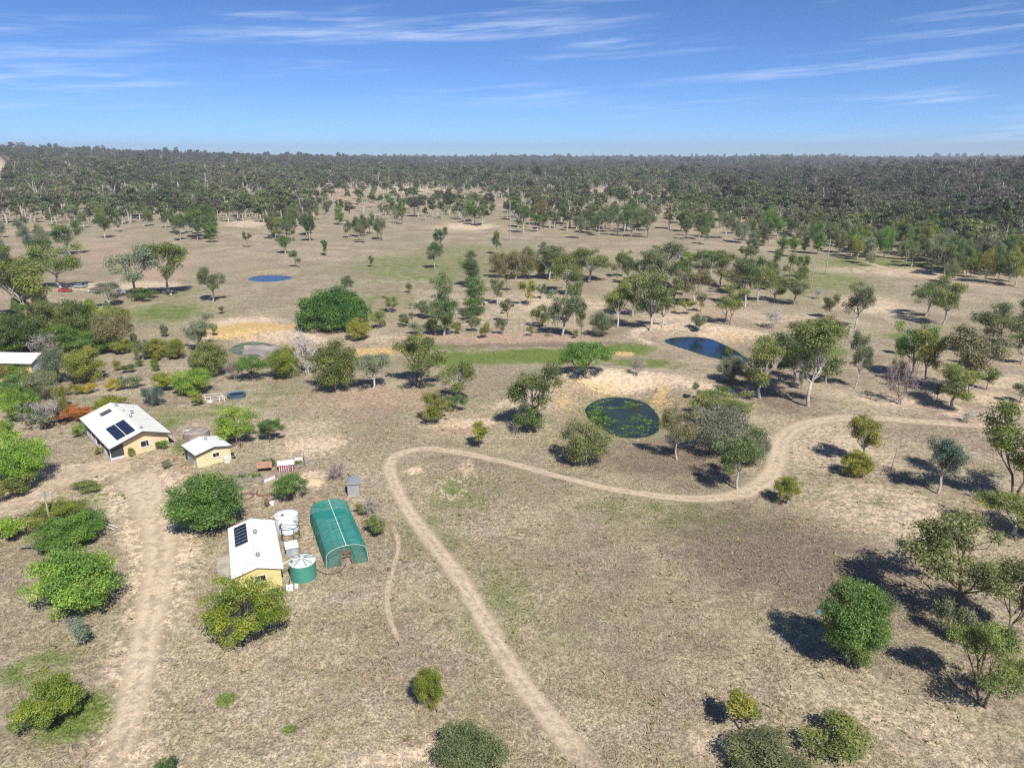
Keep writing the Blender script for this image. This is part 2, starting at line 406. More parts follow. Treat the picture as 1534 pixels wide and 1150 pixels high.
striped('tank_white', (.70, .76, .82), 2, 40, .3, .4, .4); striped('tank_green', (.07, .30, .22), 2, 40, .4, .45, .4, dirt=((.10, .28, .21), .4))
plain('tank_lid', (.66, .74, .70), .5, .4, vary=.12, scale=2); plain('steel_dark', (.045, .05, .055), .5, .4, .3); plain('hose', (.02, .02, .02), .6, .3)
plain('pvc_white', (.80, .80, .80), .4, .4, vary=.04); plain('box_blue', (.30, .38, .48), .6, .3)
plain('pool_liner', (.01, .018, .05), .1, .5, vary=.2, scale=1); plain('pool_wall', (.16, .24, .28), .5, .3)
plain('timber_grey', (.30, .26, .22), .9, .1, vary=.3, scale=3); plain('timber_brown', (.20, .11, .06), .9, .1, vary=.3, scale=3); plain('pole_wood', (.40, .37, .33), .9, .1, vary=.2, scale=3)
plain('brick_red', (.28, .13, .09), .9, .1, vary=.2, scale=5); plain('maroon', (.26, .07, .09), .7, .2, vary=.2, scale=5); plain('rust', (.42, .24, .17), .8, .2, vary=.25, scale=2)
plain('stone_pale', (.46, .40, .29), .95, .1, vary=.2, scale=2); plain('sand_heap', (.52, .41, .26), .95, .05, vary=.15, scale=1.2, bstr=.3)
plain('car_white', (.78, .79, .80), .3, .5, vary=.03); plain('car_grey', (.28, .32, .36), .3, .5, vary=.05); plain('rubber', (.02, .02, .02), .8, .2); plain('lid_blue', (.12, .22, .30), .5, .4); plain('car_red', (.34, .05, .04), .3, .5)


def net_mat(name, col, cover):
    m, k = new_mat(name)
    co = k.n('ShaderNodeTexCoord').outputs['Object']
    mp = k.vmath('MULTIPLY', co, (.5, 3.2, .5))
    n = k.noise(mp, 1.0, 4, .6)
    c = k.mix(k.ramp(n, .3, .7), tuple(v * .8 for v in col), tuple(min(1, v * 1.25) for v in col))
    d = k.n('ShaderNodeBsdfDiffuse'); k.put(d.inputs[0], c)
    t = k.n('ShaderNodeBsdfTranslucent'); k.put(t.inputs[0], c)
    m1 = k.n('ShaderNodeMixShader'); m1.inputs[0].default_value = .3; k.put(m1.inputs[1], d.outputs[0]); k.put(m1.inputs[2], t.outputs[0])
    m2 = k.n('ShaderNodeMixShader'); k.put(m2.inputs[0], k.ramp(n, .25, .75, cover - .08, cover + .08)); k.put(m2.inputs[1], k.n('ShaderNodeBsdfTransparent').outputs[0]); k.put(m2.inputs[2], m1.outputs[0])
    output(k, m2.outputs[0])


net_mat('net_green', (.030, .42, .37), .60); net_mat('net_front', (.03, .30, .25), .42)


# ------------------------------------------------------------------ mesh helpers
class MB:
    def __init__(s): s.v = []; s.f = []; s.m = []
    def add(s, vs, fs, mi=0):
        o = len(s.v); s.v.extend(map(tuple, vs)); s.f.extend([tuple(i + o for i in f) for f in fs]); s.m.extend([mi] * len(fs)); return s
    def box(s, c, size, rz=0.0, mi=0):
        cx, cy, cz = c; a, b, h = size[0] / 2, size[1] / 2, size[2] / 2; ca, sa = math.cos(rz), math.sin(rz)
        vs = [(cx + x * ca - y * sa, cy + x * sa + y * ca, cz + z) for z in (-h, h) for x, y in ((-a, -b), (a, -b), (a, b), (-a, b))]
        return s.add(vs, [(3, 2, 1, 0), (4, 5, 6, 7), (0, 1, 5, 4), (1, 2, 6, 5), (2, 3, 7, 6), (3, 0, 4, 7)], mi)
    def hexa(s, p, mi=0):
        return s.add(p, [(3, 2, 1, 0), (4, 5, 6, 7), (0, 1, 5, 4), (1, 2, 6, 5), (2, 3, 7, 6), (3, 0, 4, 7)], mi)
    def slab(s, quad, th, mi=0):
        """thickened quad, given in order, thickness downwards along its normal"""
        q = [Vector(p) for p in quad]; n = (q[1] - q[0]).cross(q[3] - q[0]).normalized()
        if n.z < 0: n = -n; q.reverse()
        return s.hexa([tuple(p - n * th) for p in q] + [tuple(p) for p in q], mi)
    def tube(s, pts, rads, sides=6, mi=0, cap=True):
        P = [Vector(p) for p in pts]; o = len(s.v); n = len(P)
        if not hasattr(rads, '__len__'): rads = [rads] * n
        ref = Vector((.3, .9, .2))
        for i in range(n):
            t = (P[min(i + 1, n - 1)] - P[max(i - 1, 0)]).normalized()
            if abs(t.dot(ref)) > .95: ref = Vector((.9, -.2, .3))
            u = t.cross(ref).normalized(); w = t.cross(u)
            for k in range(sides):
                a = 6.28318 * k / sides; q = P[i] + (u * math.cos(a) + w * math.sin(a)) * rads[i]; s.v.append(tuple(q))
        for i in range(n - 1):
            for k in range(sides):
                k2 = (k + 1) % sides; s.f.append((o + i * sides + k, o + i * sides + k2, o + (i + 1) * sides + k2, o + (i + 1) * sides + k)); s.m.append(mi)
        if cap:
            s.f.append(tuple(o + k for k in range(sides))[::-1]); s.f.append(tuple(o + (n - 1) * sides + k for k in range(sides))); s.m += [mi, mi]
        return s
    def lathe(s, prof, sides=24, c=(0, 0, 0), mi=0, closed=False):
        o = len(s.v)
        for r, z in prof:
            for k in range(sides):
                a = 6.28318 * k / sides; s.v.append((c[0] + r * math.cos(a), c[1] + r * math.sin(a), c[2] + z))
        for i in range(len(prof) - 1):
            for k in range(sides):
                k2 = (k + 1) % sides; s.f.append((o + i * sides + k, o + i * sides + k2, o + (i + 1) * sides + k2, o + (i + 1) * sides + k)); s.m.append(mi)
        return s
    def mesh(s, name, mats, smooth=False):
        me = bpy.data.meshes.new(name); me.from_pydata(s.v, [], s.f)
        for m in (mats if isinstance(mats, (list, tuple)) else [mats]): me.materials.append(MATS[m])
        me.polygons.foreach_set('material_index', s.m)
        if smooth: me.polygons.foreach_set('use_smooth', [True] * len(s.f))
        me.update(); return me
    def build(s, name, mats, parent=None, smooth=False, loc=None, rz=0.0):
        return link(name, s.mesh(name, mats, smooth), parent, loc, rz)


def link(name, data, parent=None, loc=None, rz=0.0):
    o = bpy.data.objects.new(name, data); COL.objects.link(o)
    if parent is not None: o.parent = parent
    if loc is not None: o.location = loc
    if rz: o.rotation_euler = (0, 0, rz)
    return o


def tag(o, label=None, cat=None, group=None, kind=None):
    if label: o['label'] = label
    if cat: o['category'] = cat
    if group: o['group'] = group
    if kind: o['kind'] = kind
    return o


def thing(name, label, cat, loc, rz=0.0, group=None):
    o = link(name, None, None, loc, rz); o.empty_display_size = .3
    return tag(o, label, cat, group)


def at(px, py, dz=0.0):
    x, y, z = ground(px, py); return (x, y, z + dz)


# ------------------------------------------------------------------ ground sheet
def build_ground():
    az = np.radians(np.concatenate([np.arange(-44, 44.01, .22), np.arange(48, 316, 4.0)]))
    rad = np.concatenate([[1.0, 12, 24, 32], 38 * np.exp(np.arange(0, 640) * .0068), 38 * np.exp(640 * .0068) * np.exp(np.arange(0, 24) * .12)])
    A, D = np.meshgrid(az, rad); x = (D * np.sin(A)).ravel(); y = (D * np.cos(A)).ravel()
    z = terrain(x, y); nr, na = len(rad), len(az)
    far = D.ravel() > 9000; z[far] -= (D.ravel()[far] - 9000) * .004
    i = np.arange(nr - 1)[:, None] * na; j = np.arange(na)[None, :]; j2 = (j + 1) % na
    f = np.stack([i + j, i + na + j, i + na + j2, i + j2], -1).reshape(-1, 4)
    me = bpy.data.meshes.new('ground')
    me.vertices.add(len(x)); me.vertices.foreach_set('co', np.stack([x, y, z], 1).astype(np.float32).ravel())
    me.loops.add(f.size); me.loops.foreach_set('vertex_index', f[:, ::-1].astype(np.int32).ravel())
    me.polygons.add(len(f)); me.polygons.foreach_set('loop_start', np.arange(0, f.size, 4, dtype=np.int32))
    me.update(calc_edges=True); me.polygons.foreach_set('use_smooth', np.ones(len(f), bool))
    vals = {kd: patch_value(kd, x, y) for kd in PATCH}
    # bare banks round the dams
    for nm, dm in DAMS.items():
        c = dm['P'].mean(0); m = np.hypot(x - c[0], y - c[1]) < 60; s = sdf_poly(x[m], y[m], dm['P'])
        ring = np.clip(1 - np.abs(s - dm['bank'] * .9) / (dm['bank'] * .55), 0, 1) * (.75 if nm != 'far' else .3)
        if nm == 'round': ring = np.maximum(ring * .5, np.clip(1 - np.abs(s - dm['bank'] * 1.02) / 1.6, 0, 1) * 1.1)
        side = (y[m] > c[1] - 2)
        vals['sand'][m] = np.maximum(vals['sand'][m], ring * np.where(side, 1, .35))
        vals['ochre'][m] = np.maximum(vals['ochre'][m], np.clip(1 - np.abs(s - 1.2) / 2.2, 0, 1) * .35)
        vals['dark'][m] = np.maximum(vals['dark'][m], np.clip(1 - np.abs(s - dm['bank'] * .42) / (dm['bank'] * .36), 0, 1) * .6)
        vals['red'][m] = np.maximum(vals['red'][m], np.clip(1 - np.abs(s - dm['bank'] * .5) / (dm['bank'] * .4), 0, 1) * .6)
        vals['green'][m] = np.maximum(vals['green'][m], np.clip(1 - np.abs(s - .3) / 1.3, 0, 1) * (.7 if nm != 'muddy' else .3))
    d = np.hypot(x, y); a = np.degrees(np.arctan2(x, y))
    # the bare quarry face on the far left hill, and tracts of leaf litter under the far forest
    q = np.clip(1.6 - np.hypot((a + 36.8) / 2.6, (d - 1600) / 90), 0, 1); vals['sand'] = np.maximum(vals['sand'], q * .9); vals['red'] = np.maximum(vals['red'], q * .6)
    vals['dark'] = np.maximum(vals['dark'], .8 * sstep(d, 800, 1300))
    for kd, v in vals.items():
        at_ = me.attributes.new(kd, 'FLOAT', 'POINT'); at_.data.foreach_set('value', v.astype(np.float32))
    me.materials.append(MATS['soil'])
    o = link('ground', me); tag(o, 'dry mown paddock of straw coloured grass and bare earth', kind='structure')
    return o


build_ground()


def catmull(P, step):
    P = [np.array(p, float) for p in P]; out = []
    for i in range(len(P) - 1):
        p0 = P[max(i - 1, 0)]; p1 = P[i]; p2 = P[i + 1]; p3 = P[min(i + 2, len(P) - 1)]
        n = max(2, int(np.linalg.norm(p2[:2] - p1[:2]) / step))
        for k in range(n):
            t = k / n
            out.append(.5 * ((2 * p1) + (-p0 + p2) * t + (2 * p0 - 5 * p1 + 4 * p2 - p3) * t * t + (-p0 + 3 * p1 - 3 * p2 + p3) * t ** 3))
    out.append(P[-1]); return np.array(out)


def build_track(name, label, pts, wear=1.0, lift=.03):
    """pts: photo x, photo y, half width in metres"""
    C = [(*plane_point(a, b), w) for a, b, w in pts]
    dist = math.hypot(C[0][0], C[0][1])
    C = catmull(C, .9 if dist < 200 else 2.5); n = len(C); K = 9
    t = np.gradient(C[:, :2], axis=0); t /= np.linalg.norm(t, axis=1)[:, None] + 1e-9
    nv = np.stack([-t[:, 1], t[:, 0]], 1)
    u = np.linspace(-1, 1, K)
    W = C[:, 2] * 1.7
    X = C[:, 0:1] + nv[:, 0:1] * u * W[:, None]; Y = C[:, 1:2] + nv[:, 1:2] * u * W[:, None]
    Z = terrain(X.ravel(), Y.ravel()).reshape(X.shape) + lift
    v = np.stack([X, Y, Z], -1).reshape(-1, 3)
    f = [(i * K + k, i * K + k + 1, (i + 1) * K + k + 1, (i + 1) * K + k) for i in range(n - 1) for k in range(K - 1)]
    me = bpy.data.meshes.new(name); me.from_pydata(v.tolist(), [], f); me.materials.append(MATS['track_dirt'])
    e = np.repeat(np.abs(u)[None], n, 0).ravel(); ends = np.minimum(np.arange(n), np.arange(n)[::-1]) / 6.0
    wv = np.repeat(np.clip(ends, 0, 1)[:, None] * wear, K, 1).ravel()
    me.attributes.new('edge', 'FLOAT', 'POINT').data.foreach_set('value', e.astype(np.float32))
    me.attributes.new('wear', 'FLOAT', 'POINT').data.foreach_set('value', wv.astype(np.float32))
    for kd in PATCH: me.attributes.new(kd, 'FLOAT', 'POINT').data.foreach_set('value', np.zeros(len(v), np.float32))
    me.update(); me.polygons.foreach_set('use_smooth', [True] * len(f))
    fz = me.polygons[0].normal.z
    if fz < 0: me.flip_normals()
    tag(link(name, me), label, kind='structure')
    return C


TRACKS = []
TRACKS.append(build_track('driveway', 'pale dirt driveway running up to the houses at lower left',
    [(160, 1180, 1.25), (187, 1100, 1.3), (206, 1020, 1.4), (222, 940, 1.55), (236, 870, 1.85), (240, 810, 2.2), (232, 765, 2.6), (212, 728, 2.9), (190, 706, 3.0)], 1.0))
TRACKS.append(build_track('dirt_track', 'long sandy vehicle track sweeping across the paddock and round the round dam',
    [(905, 1185, 1.12), (868, 1130, 1.12), (800, 1045, 1.07), (742, 958, 1.07), (692, 872, 1.12), (650, 815, 1.12), (612, 765, 1.03), (590, 722, 1.03), (584, 696, 1.07), (600, 680, 1.12), (642, 673, 1.12), (700, 681, 1.03), (765, 695, 0.95), (840, 714, 0.86), (925, 734, 0.86),
     (1000, 744, 0.95), (1062, 747, 1.20), (1112, 740, 1.55), (1146, 722, 1.72), (1163, 695, 1.63), (1168, 667, 1.63), (1184, 646, 1.72), (1218, 633, 1.81), (1275, 628, 1.81), (1345, 631, 1.63), (1440, 638, 1.46), (1560, 650, 1.38)], .95, .035))
TRACKS.append(build_track('yard_track', 'broad pale earth road leaving the yard towards the left edge',
    [(205, 712, 3.0), (160, 702, 3.4), (110, 714, 3.4), (55, 735, 3.4), (0, 762, 3.2), (-50, 786, 3.2)], .75, .04))
TRACKS.append(build_track('foot_path', 'thin worn foot path beside the shade house',
    [(583, 772, .28), (592, 795, .3), (597, 815, .32), (590, 848, .3), (580, 885, .3), (584, 925, .32), (600, 965, .3), (622, 1000, .22)], .85, .03))
build_track('dam_path', 'reddish path across the grass towards the round dam', [(640, 640, .8), (690, 627, .9), (740, 616, .8), (800, 603, .7), (850, 588, .8)], .6, .04)
build_track('far_track', 'pale track along the foot of the forest at the right', [(1285, 392, 1.6), (1335, 407, 1.7), (1400, 421, 1.7), (1470, 431, 1.7), (1560, 440, 1.7)], .9, .06)
build_track('gully_track', 'worn stock track dropping into the gully on the right', [(1312, 462, 1.3), (1330, 478, 1.2), (1348, 497, 1.0)], .8, .05)
build_track('sandy_verge', 'sandy strip of bare earth near the right edge', [(1425, 582, 1.4), (1460, 590, 1.6), (1500, 596, 1.5), (1560, 606, 1.5)], .7, .05)


# water and weed
def flat_poly(name, P, z, mat, grow=0.0):
    c = P.mean(0); Q = c + (P - c) * (1 + grow)
    me = bpy.data.meshes.new(name); me.from_pydata([(a, b, z) for a, b in Q], [], [tuple(range(len(Q)))])
    if me.polygons[0].normal.z < 0: me.flip_normals()
    me.materials.append(MATS[mat]); return link(name, me)


tag(flat_poly('dam_water', DAMS['round']['P'], DAMS['round']['z'], 'water_weedy', .05), 'dark weedy water of the round dam', kind='structure')
tag(flat_poly('dam_water', DAMS['blue']['P'], DAMS['blue']['z'], 'water_blue', .04), 'deep blue water of the long dam at the right', kind='structure')
tag(flat_poly('dam_water', DAMS['far']['P'], DAMS['far']['z'], 'water_blue', .04), 'blue water of the small distant dam at the left', kind='structure')
tag(flat_poly('dam_water', DAMS['muddy']['P'], DAMS['muddy']['z'], 'water_muddy', .04), 'brown muddy water of the nearly dry dam', kind='structure')


def build_weed():
    P = DAMS['round']['P']; z = DAMS['round']['z'] + .012; mb = MB(); r = np.random.default_rng(5)
    lo, hi = P.min(0), P.max(0); cnt = 0; c = P.mean(0)
    hole = np.array(plane_point(927, 622, z))
    seeds = []
    while len(seeds) < 46:
        p = lo + r.random(2) * (hi - lo)
        if sdf_poly(p[:1], p[1:], P)[0] < -.6 and np.hypot(*((p - hole) / np.array([2.3, 2.6]))) > 1: seeds.append((p, r.uniform(.35, 1.1)))
    for _ in range(16): seeds.append((np.array([lo[0] + r.uniform(.6, 2.6), c[1] + r.normal() * 2.2]), .8))
    while cnt < 1500:
        sp, sr = seeds[r.integers(len(seeds))]; p = sp + r.normal(size=2) * sr * np.array([.75, .6])
        s = sdf_poly(p[:1], p[1:], P)[0]
        if s > -.3 or np.hypot(*((p - hole) / np.array([2.0, 2.2]))) < 1: continue
        k = 7; rad = r.uniform(.05, .17); a0 = r.random() * 6
        vs = [(p[0] + math.cos(a0 + 6.283 * i / k) * rad * r.uniform(.6, 1.2), p[1] + math.sin(a0 + 6.283 * i / k) * rad * r.uniform(.6, 1.2), z + cnt * 1e-5) for i in range(k)]
        mb.add(vs, [tuple(range(k))]); cnt += 1
    tag(mb.build('pond_weed', 'pond_weed'), 'bright green weed floating on the round dam', 'pond weed', kind='stuff')
    # green scum along one side of the muddy dam
    P = DAMS['muddy']['P']; c = P.mean(0); mb = MB(); n = len(P)
    for i in range(n):
        j = (i + 1) % n
        wd = [(.34 + .10 * math.sin(q * .9) if P[q][0] < c[0] + 1 else .05 + .03 * math.sin(q * 1.3)) for q in (i, j)]; wi, wj = wd
        q = [P[i], P[j], P[j] + (c - P[j]) * wj, P[i] + (c - P[i]) * wi]
        mb.add([(a, b, DAMS['muddy']['z'] + .012) for a, b in q], [(0, 1, 2, 3)])
    tag(mb.build('algae_fringe', 'mud_green'), 'grey green algae fringe on the muddy dam', 'algae', kind='stuff')


build_weed()
# ------------------------------------------------------------------ trees: prototypes
def leaf_mesh(name, centres, radii, flat, n_leaf, size, seed, mat, droop=0.0, out_w=.9, up_w=.45):
    """leaf-sized rhombs spread through clumps; one face each"""
    r = np.random.default_rng(seed); m = len(centres)
    cnt = np.maximum(6, (n_leaf * (radii / radii.mean()) ** 2).astype(int)); idx = np.repeat(np.arange(m), cnt); N = len(idx)
    g = r.normal(size=(N, 3)); g /= np.linalg.norm(g, axis=1)[:, None]
    rad = r.random(N) ** .42
    off = g * rad[:, None]; off[:, 2] *= flat
    lump = 1 + .25 * np.sin(idx * 1.7 + g[:, 0] * 5) * np.cos(g[:, 1] * 5 + idx)
    p = centres[idx] + off * (radii[idx] * lump)[:, None]
    nrm = g * out_w * rad[:, None] + np.array([0, 0, up_w]) + r.normal(size=(N, 3)) * .55
    nrm /= np.linalg.norm(nrm, axis=1)[:, None]
    t = r.normal(size=(N, 3)); t[:, 2] -= droop; t -= nrm * (t * nrm).sum(1)[:, None]; t /= np.linalg.norm(t, axis=1)[:, None]
    b = np.cross(nrm, t)
    L = (size * r.uniform(.65, 1.25, N))[:, None]; W = L * r.uniform(.36, .6, N)[:, None]
    v = np.stack([p - t * L * .5, p + b * W * .5, p + t * L * .5, p - b * W * .5], 1).reshape(-1, 3)
    me = bpy.data.meshes.new(name)
    me.vertices.add(len(v)); me.vertices.foreach_set('co', v.astype(np.float32).ravel())
    me.loops.add(N * 4); me.loops.foreach_set('vertex_index', np.arange(N * 4, dtype=np.int32))
    me.polygons.add(N); me.polygons.foreach_set('loop_start', np.arange(0, N * 4, 4, dtype=np.int32))
    me.update(calc_edges=True)
    cv = r.random(m)
    val = np.clip(.55 * cv[idx] + .45 * r.random(N), 0, 1)
    me.attributes.new('leaf', 'FLOAT', 'FACE').data.foreach_set('value', val.astype(np.float32))
    me.materials.append(MATS[mat])
    return me, v


def clump_centres(r, n, c, rad, shell=.45, lower=-.6, gaps=.0, umbrella=0.0, lobes=0):
    out = []
    if lobes:
        L = clump_centres(r, lobes, c, np.array(rad) * .74, .22, lower, 0.0); w = r.uniform(.6, 1.3, lobes)
        for i in range(n):
            q = i % lobes; g = r.normal(size=3); g /= np.linalg.norm(g); g[2] = g[2] * .8 + .1
            out.append(L[q] + g * (r.random() ** .4) * np.array([rad[0], rad[1], .5 * (rad[0] + rad[2])]) * .42 * w[q])
        return np.array(out)
    gd = r.normal(size=(5, 3)); gd /= np.linalg.norm(gd, axis=1)[:, None]
    while len(out) < n:
        g = r.normal(size=3); g /= np.linalg.norm(g)
        if g[2] < lower: continue
        if gaps and (g @ gd.T).max() > 1 - gaps: continue
        q = r.random() ** shell
        p = np.array(c) + g * q * np.array(rad)
        if umbrella: p[2] = c[2] + (rad[2] * (1 - (np.hypot(p[0] - c[0], p[1] - c[1]) / rad[0]) ** 2)) * umbrella + (p[2] - c[2]) * (1 - umbrella)
        out.append(p)
    return np.array(out)


def wood(r, C, base_r, fork, K, bark, multi=1, lean=.06, sub=3, twig_r=.03):
    """trunk, limbs to groups of clumps, and a branch to every clump"""
    mb = MB()
    top = np.array([r.normal() * lean * fork, r.normal() * lean * fork, fork])
    stems = []
    for s in range(multi):
        a = 6.283 * s / max(multi, 1) + r.random(); e = .0 if multi == 1 else .35 * base_r * 4
        b0 = np.array([math.cos(a) * e, math.sin(a) * e, -.15]); b1 = top + (np.array([math.cos(a), math.sin(a), 0]) * fork * .28 if multi > 1 else 0)
        mid = (b0 + b1) / 2 + r.normal(size=3) * np.array([.05, .05, 0]) * fork
        mb.tube([b0, (b0 * .8 + mid * .2) + np.array([0, 0, .05]), mid, b1], [base_r * 1.35 / multi ** .5, base_r / multi ** .5, base_r * .85 / multi ** .5, base_r * .72 / multi ** .5], 7)
        stems.append(b1)
    # group the clumps
    cen = C[r.choice(len(C), K, replace=False)]
    for _ in range(6):
        lab = ((C[:, None] - cen[None]) ** 2).sum(2).argmin(1)
        cen = np.array([C[lab == i].mean(0) if (lab == i).any() else cen[i] for i in range(K)])
    for i in range(K):
        if not (lab == i).any(): continue
        st = min(stems, key=lambda q: np.linalg.norm(q[:2] - cen[i][:2]))
        st = st + r.normal(size=3) * .05
        end = st + (cen[i] - st) * .72 - np.array([0, 0, .05 * fork])
        bend = (st + end) / 2 + np.array([r.normal() * .12, r.normal() * .12, -.10]) * np.linalg.norm(end - st) * .7
        br = base_r * .5 / multi ** .3
        mb.tube([st, bend, end], [br, br * .75, br * .5], 5, cap=False)
        for c in C[lab == i]:
            s0 = end if r.random() < .6 else bend
            m_ = (s0 + c) / 2 + r.normal(size=3) * .12 * np.linalg.norm(c - s0)
            mb.tube([s0, m_, c], [br * .42, br * .28, max(twig_r * .5, br * .1)], 4, cap=False)
    return mb


PROTO = {}
def proto(kind, i, trunk_me, part_me, allv, part='crown'):
    lo, hi = allv.min(0), allv.max(0)
    w = .5 * ((np.percentile(allv[:, 0], 99.6) - np.percentile(allv[:, 0], .4)) + (np.percentile(allv[:, 1], 99.6) - np.percentile(allv[:, 1], .4)))
    PROTO.setdefault(kind, []).append((trunk_me, part_me, w, float(np.percentile(allv[:, 2], 99.3)), part))


def make_protos():
    spec = {  # kind: (count, height, crown centre z, radii, clumps, leaves, leaf size, clump radius, flat, trunk r, fork z, limbs, bark, multi, lower, gaps, shell)
        'gum': (8, 12, 6.7, (3.9, 3.9, 5.3), 58, 180, .25, .95, .85, .22, 3.0, 8, 'bark_pale', 1, -.85, .09, .38),
        'forked': (4, 11, 6.3, (4.5, 4.5, 4.7), 58, 200, .24, .92, .8, .20, 2.3, 7, 'bark_dark', 2, -.75, .10, .5),
        'column': (3, 16, 8.4, (3.0, 3.0, 7.8), 76, 190, .26, 1.05, .85, .24, 4.5, 7, 'bark_pale', 1, -1.0, .05, .55),
        'dense': (5, 8, 4.1, (4.2, 4.2, 3.9), 96, 260, .23, 1.0, .8, .20, 1.5, 6, 'bark_dark', 1, -.95, .0, .35),
        'open': (5, 7, 3.8, (4.2, 4.2, 3.1), 72, 220, .215, .85, .7, .17, 1.3, 7, 'bark_dark', 2, -.85, .06, .40),
        'feather': (4, 6, 3.1, (3.3, 3.3, 2.8), 78, 170, .18, .75, .85, .12, 1.0, 7, 'twig_grey', 3, -.85, .04, .40),
        'shrub': (4, 3, 1.5, (1.7, 1.7, 1.4), 34, 130, .15, .48, .8, .05, .4, 5, 'bark_dark', 3, -.8, .0, .5),
        'sapling': (4, 5, 2.9, (1.5, 1.5, 2.1), 24, 110, .20, .5, .8, .07, 1.3, 4, 'bark_dark', 1, -.9, .05, .5),
        'egg': (1, 8.5, 4.4, (3.5, 3.5, 4.1), 135, 230, .19, .82, .85, .22, 1.4, 7, 'bark_dark', 1, -.97, .0, .20),
        'mound': (1, 9, 3.6, (10.2, 9.0, 5.6), 230, 190, .36, 1.5, .75, .3, 1.0, 9, 'bark_dark', 3, -.45, .0, .22),
        'umbrella': (2, 8, 4.7, (4.8, 4.8, 3.2), 84, 220, .24, 1.0, .7, .25, 2.0, 6, 'bark_dark', 1, -.40, .0, .35),
    }
    for kind, (cnt, hh, zc, rad, ncl, nl, ls, cr, flat, tr, fork, K, bark, multi, lower, gaps, shell) in spec.items():
        for i in range(cnt):
            r = np.random.default_rng(100 * i + len(kind) * 7 + ncl)
            rd = np.array(rad) * np.array([r.uniform(.85, 1.15), r.uniform(.85, 1.15), r.uniform(.92, 1.08)])
            C = clump_centres(r, ncl, (r.normal() * .25, r.normal() * .25, zc), rd - cr * .5, shell, lower, gaps, 0.0, {'gum': 9, 'forked': 9, 'open': 15, 'sapling': 6, 'shrub': 6}.get(kind, 0))
            C[:, 2] += .35 * cr * np.sin(C[:, 0] * 1.1 + i) * np.cos(C[:, 1] * 1.2 - i)
            C[:, :2] -= .85 * .5 * (C[:, :2].max(0) + C[:, :2].min(0))
            C[:, 2] = np.maximum(C[:, 2], cr * flat * .9)
            radii = cr * r.uniform(.6, 1.35, ncl)
            me, v = leaf_mesh('crown', C, radii, flat, nl, ls, 5 + i * 13 + ncl, 'leaf', .4 if kind in ('gum', 'column', 'forked') else .0)
            mb = wood(r, C, tr, fork, K, bark, multi)
            proto(kind, i, mb.mesh('trunk', bark, True), me, v)
    # leafless grey trees and shrubs: twigs only
    for i in range(4):
        r = np.random.default_rng(900 + i); mb = MB(); C = clump_centres(r, 46, (0, 0, 2.6), (2.3, 2.3, 2.1), .5, -.5, 0)
        tw = wood(r, C, .17, .7, 7, 'twig_tint', 3)
        for c in C:
            for _ in range(7):
                e = c + r.normal(size=3) * np.array([.42, .42, .4]) + np.array([0, 0, .22]); m_ = (c + e) / 2 + r.normal(size=3) * .08
                mb.tube([c, m_, e], [.034, .028, .016], 3, cap=False)
                e2 = m_ + r.normal(size=3) * .3 + np.array([0, 0, .15]); mb.tube([m_, e2], [.024, .013], 3, cap=False)
        V = np.array(mb.v)
        proto('bare', i, tw.mesh('trunk', 'twig_tint', True), mb.mesh('twigs', 'twig_tint'), V, 'twigs')


make_protos()
TINT = {'olive': (.112, .138, .042), 'gum': (.105, .125, .058), 'dark': (.072, .110, .034), 'green': (.084, .146, .034), 'bright': (.132, .208, .034), 'lime': (.215, .270, .042), 'yellow': (.36, .31, .022),
        'grey': (.165, .185, .120), 'silver': (.190, .215, .150), 'orange': (.50, .235, .07), 'purple': (.125, .112, .088), 'ygreen': (.175, .190, .038), 'brown': (.135, .128, .060), 'blue': (.085, .125, .090)}
TINT = {q: tuple(c * (1.2 if q in ('lime', 'yellow', 'orange', 'silver') else 1.85 if q in ('olive', 'gum', 'dark', 'brown', 'green', 'bright') else 1.62) for c in t) for q, t in TINT.items()}
LOW = {'egg', 'mound', 'dense', 'open', 'feather', 'shrub', 'bare', 'umbrella_low'}
n_used = {}
FOOT = []


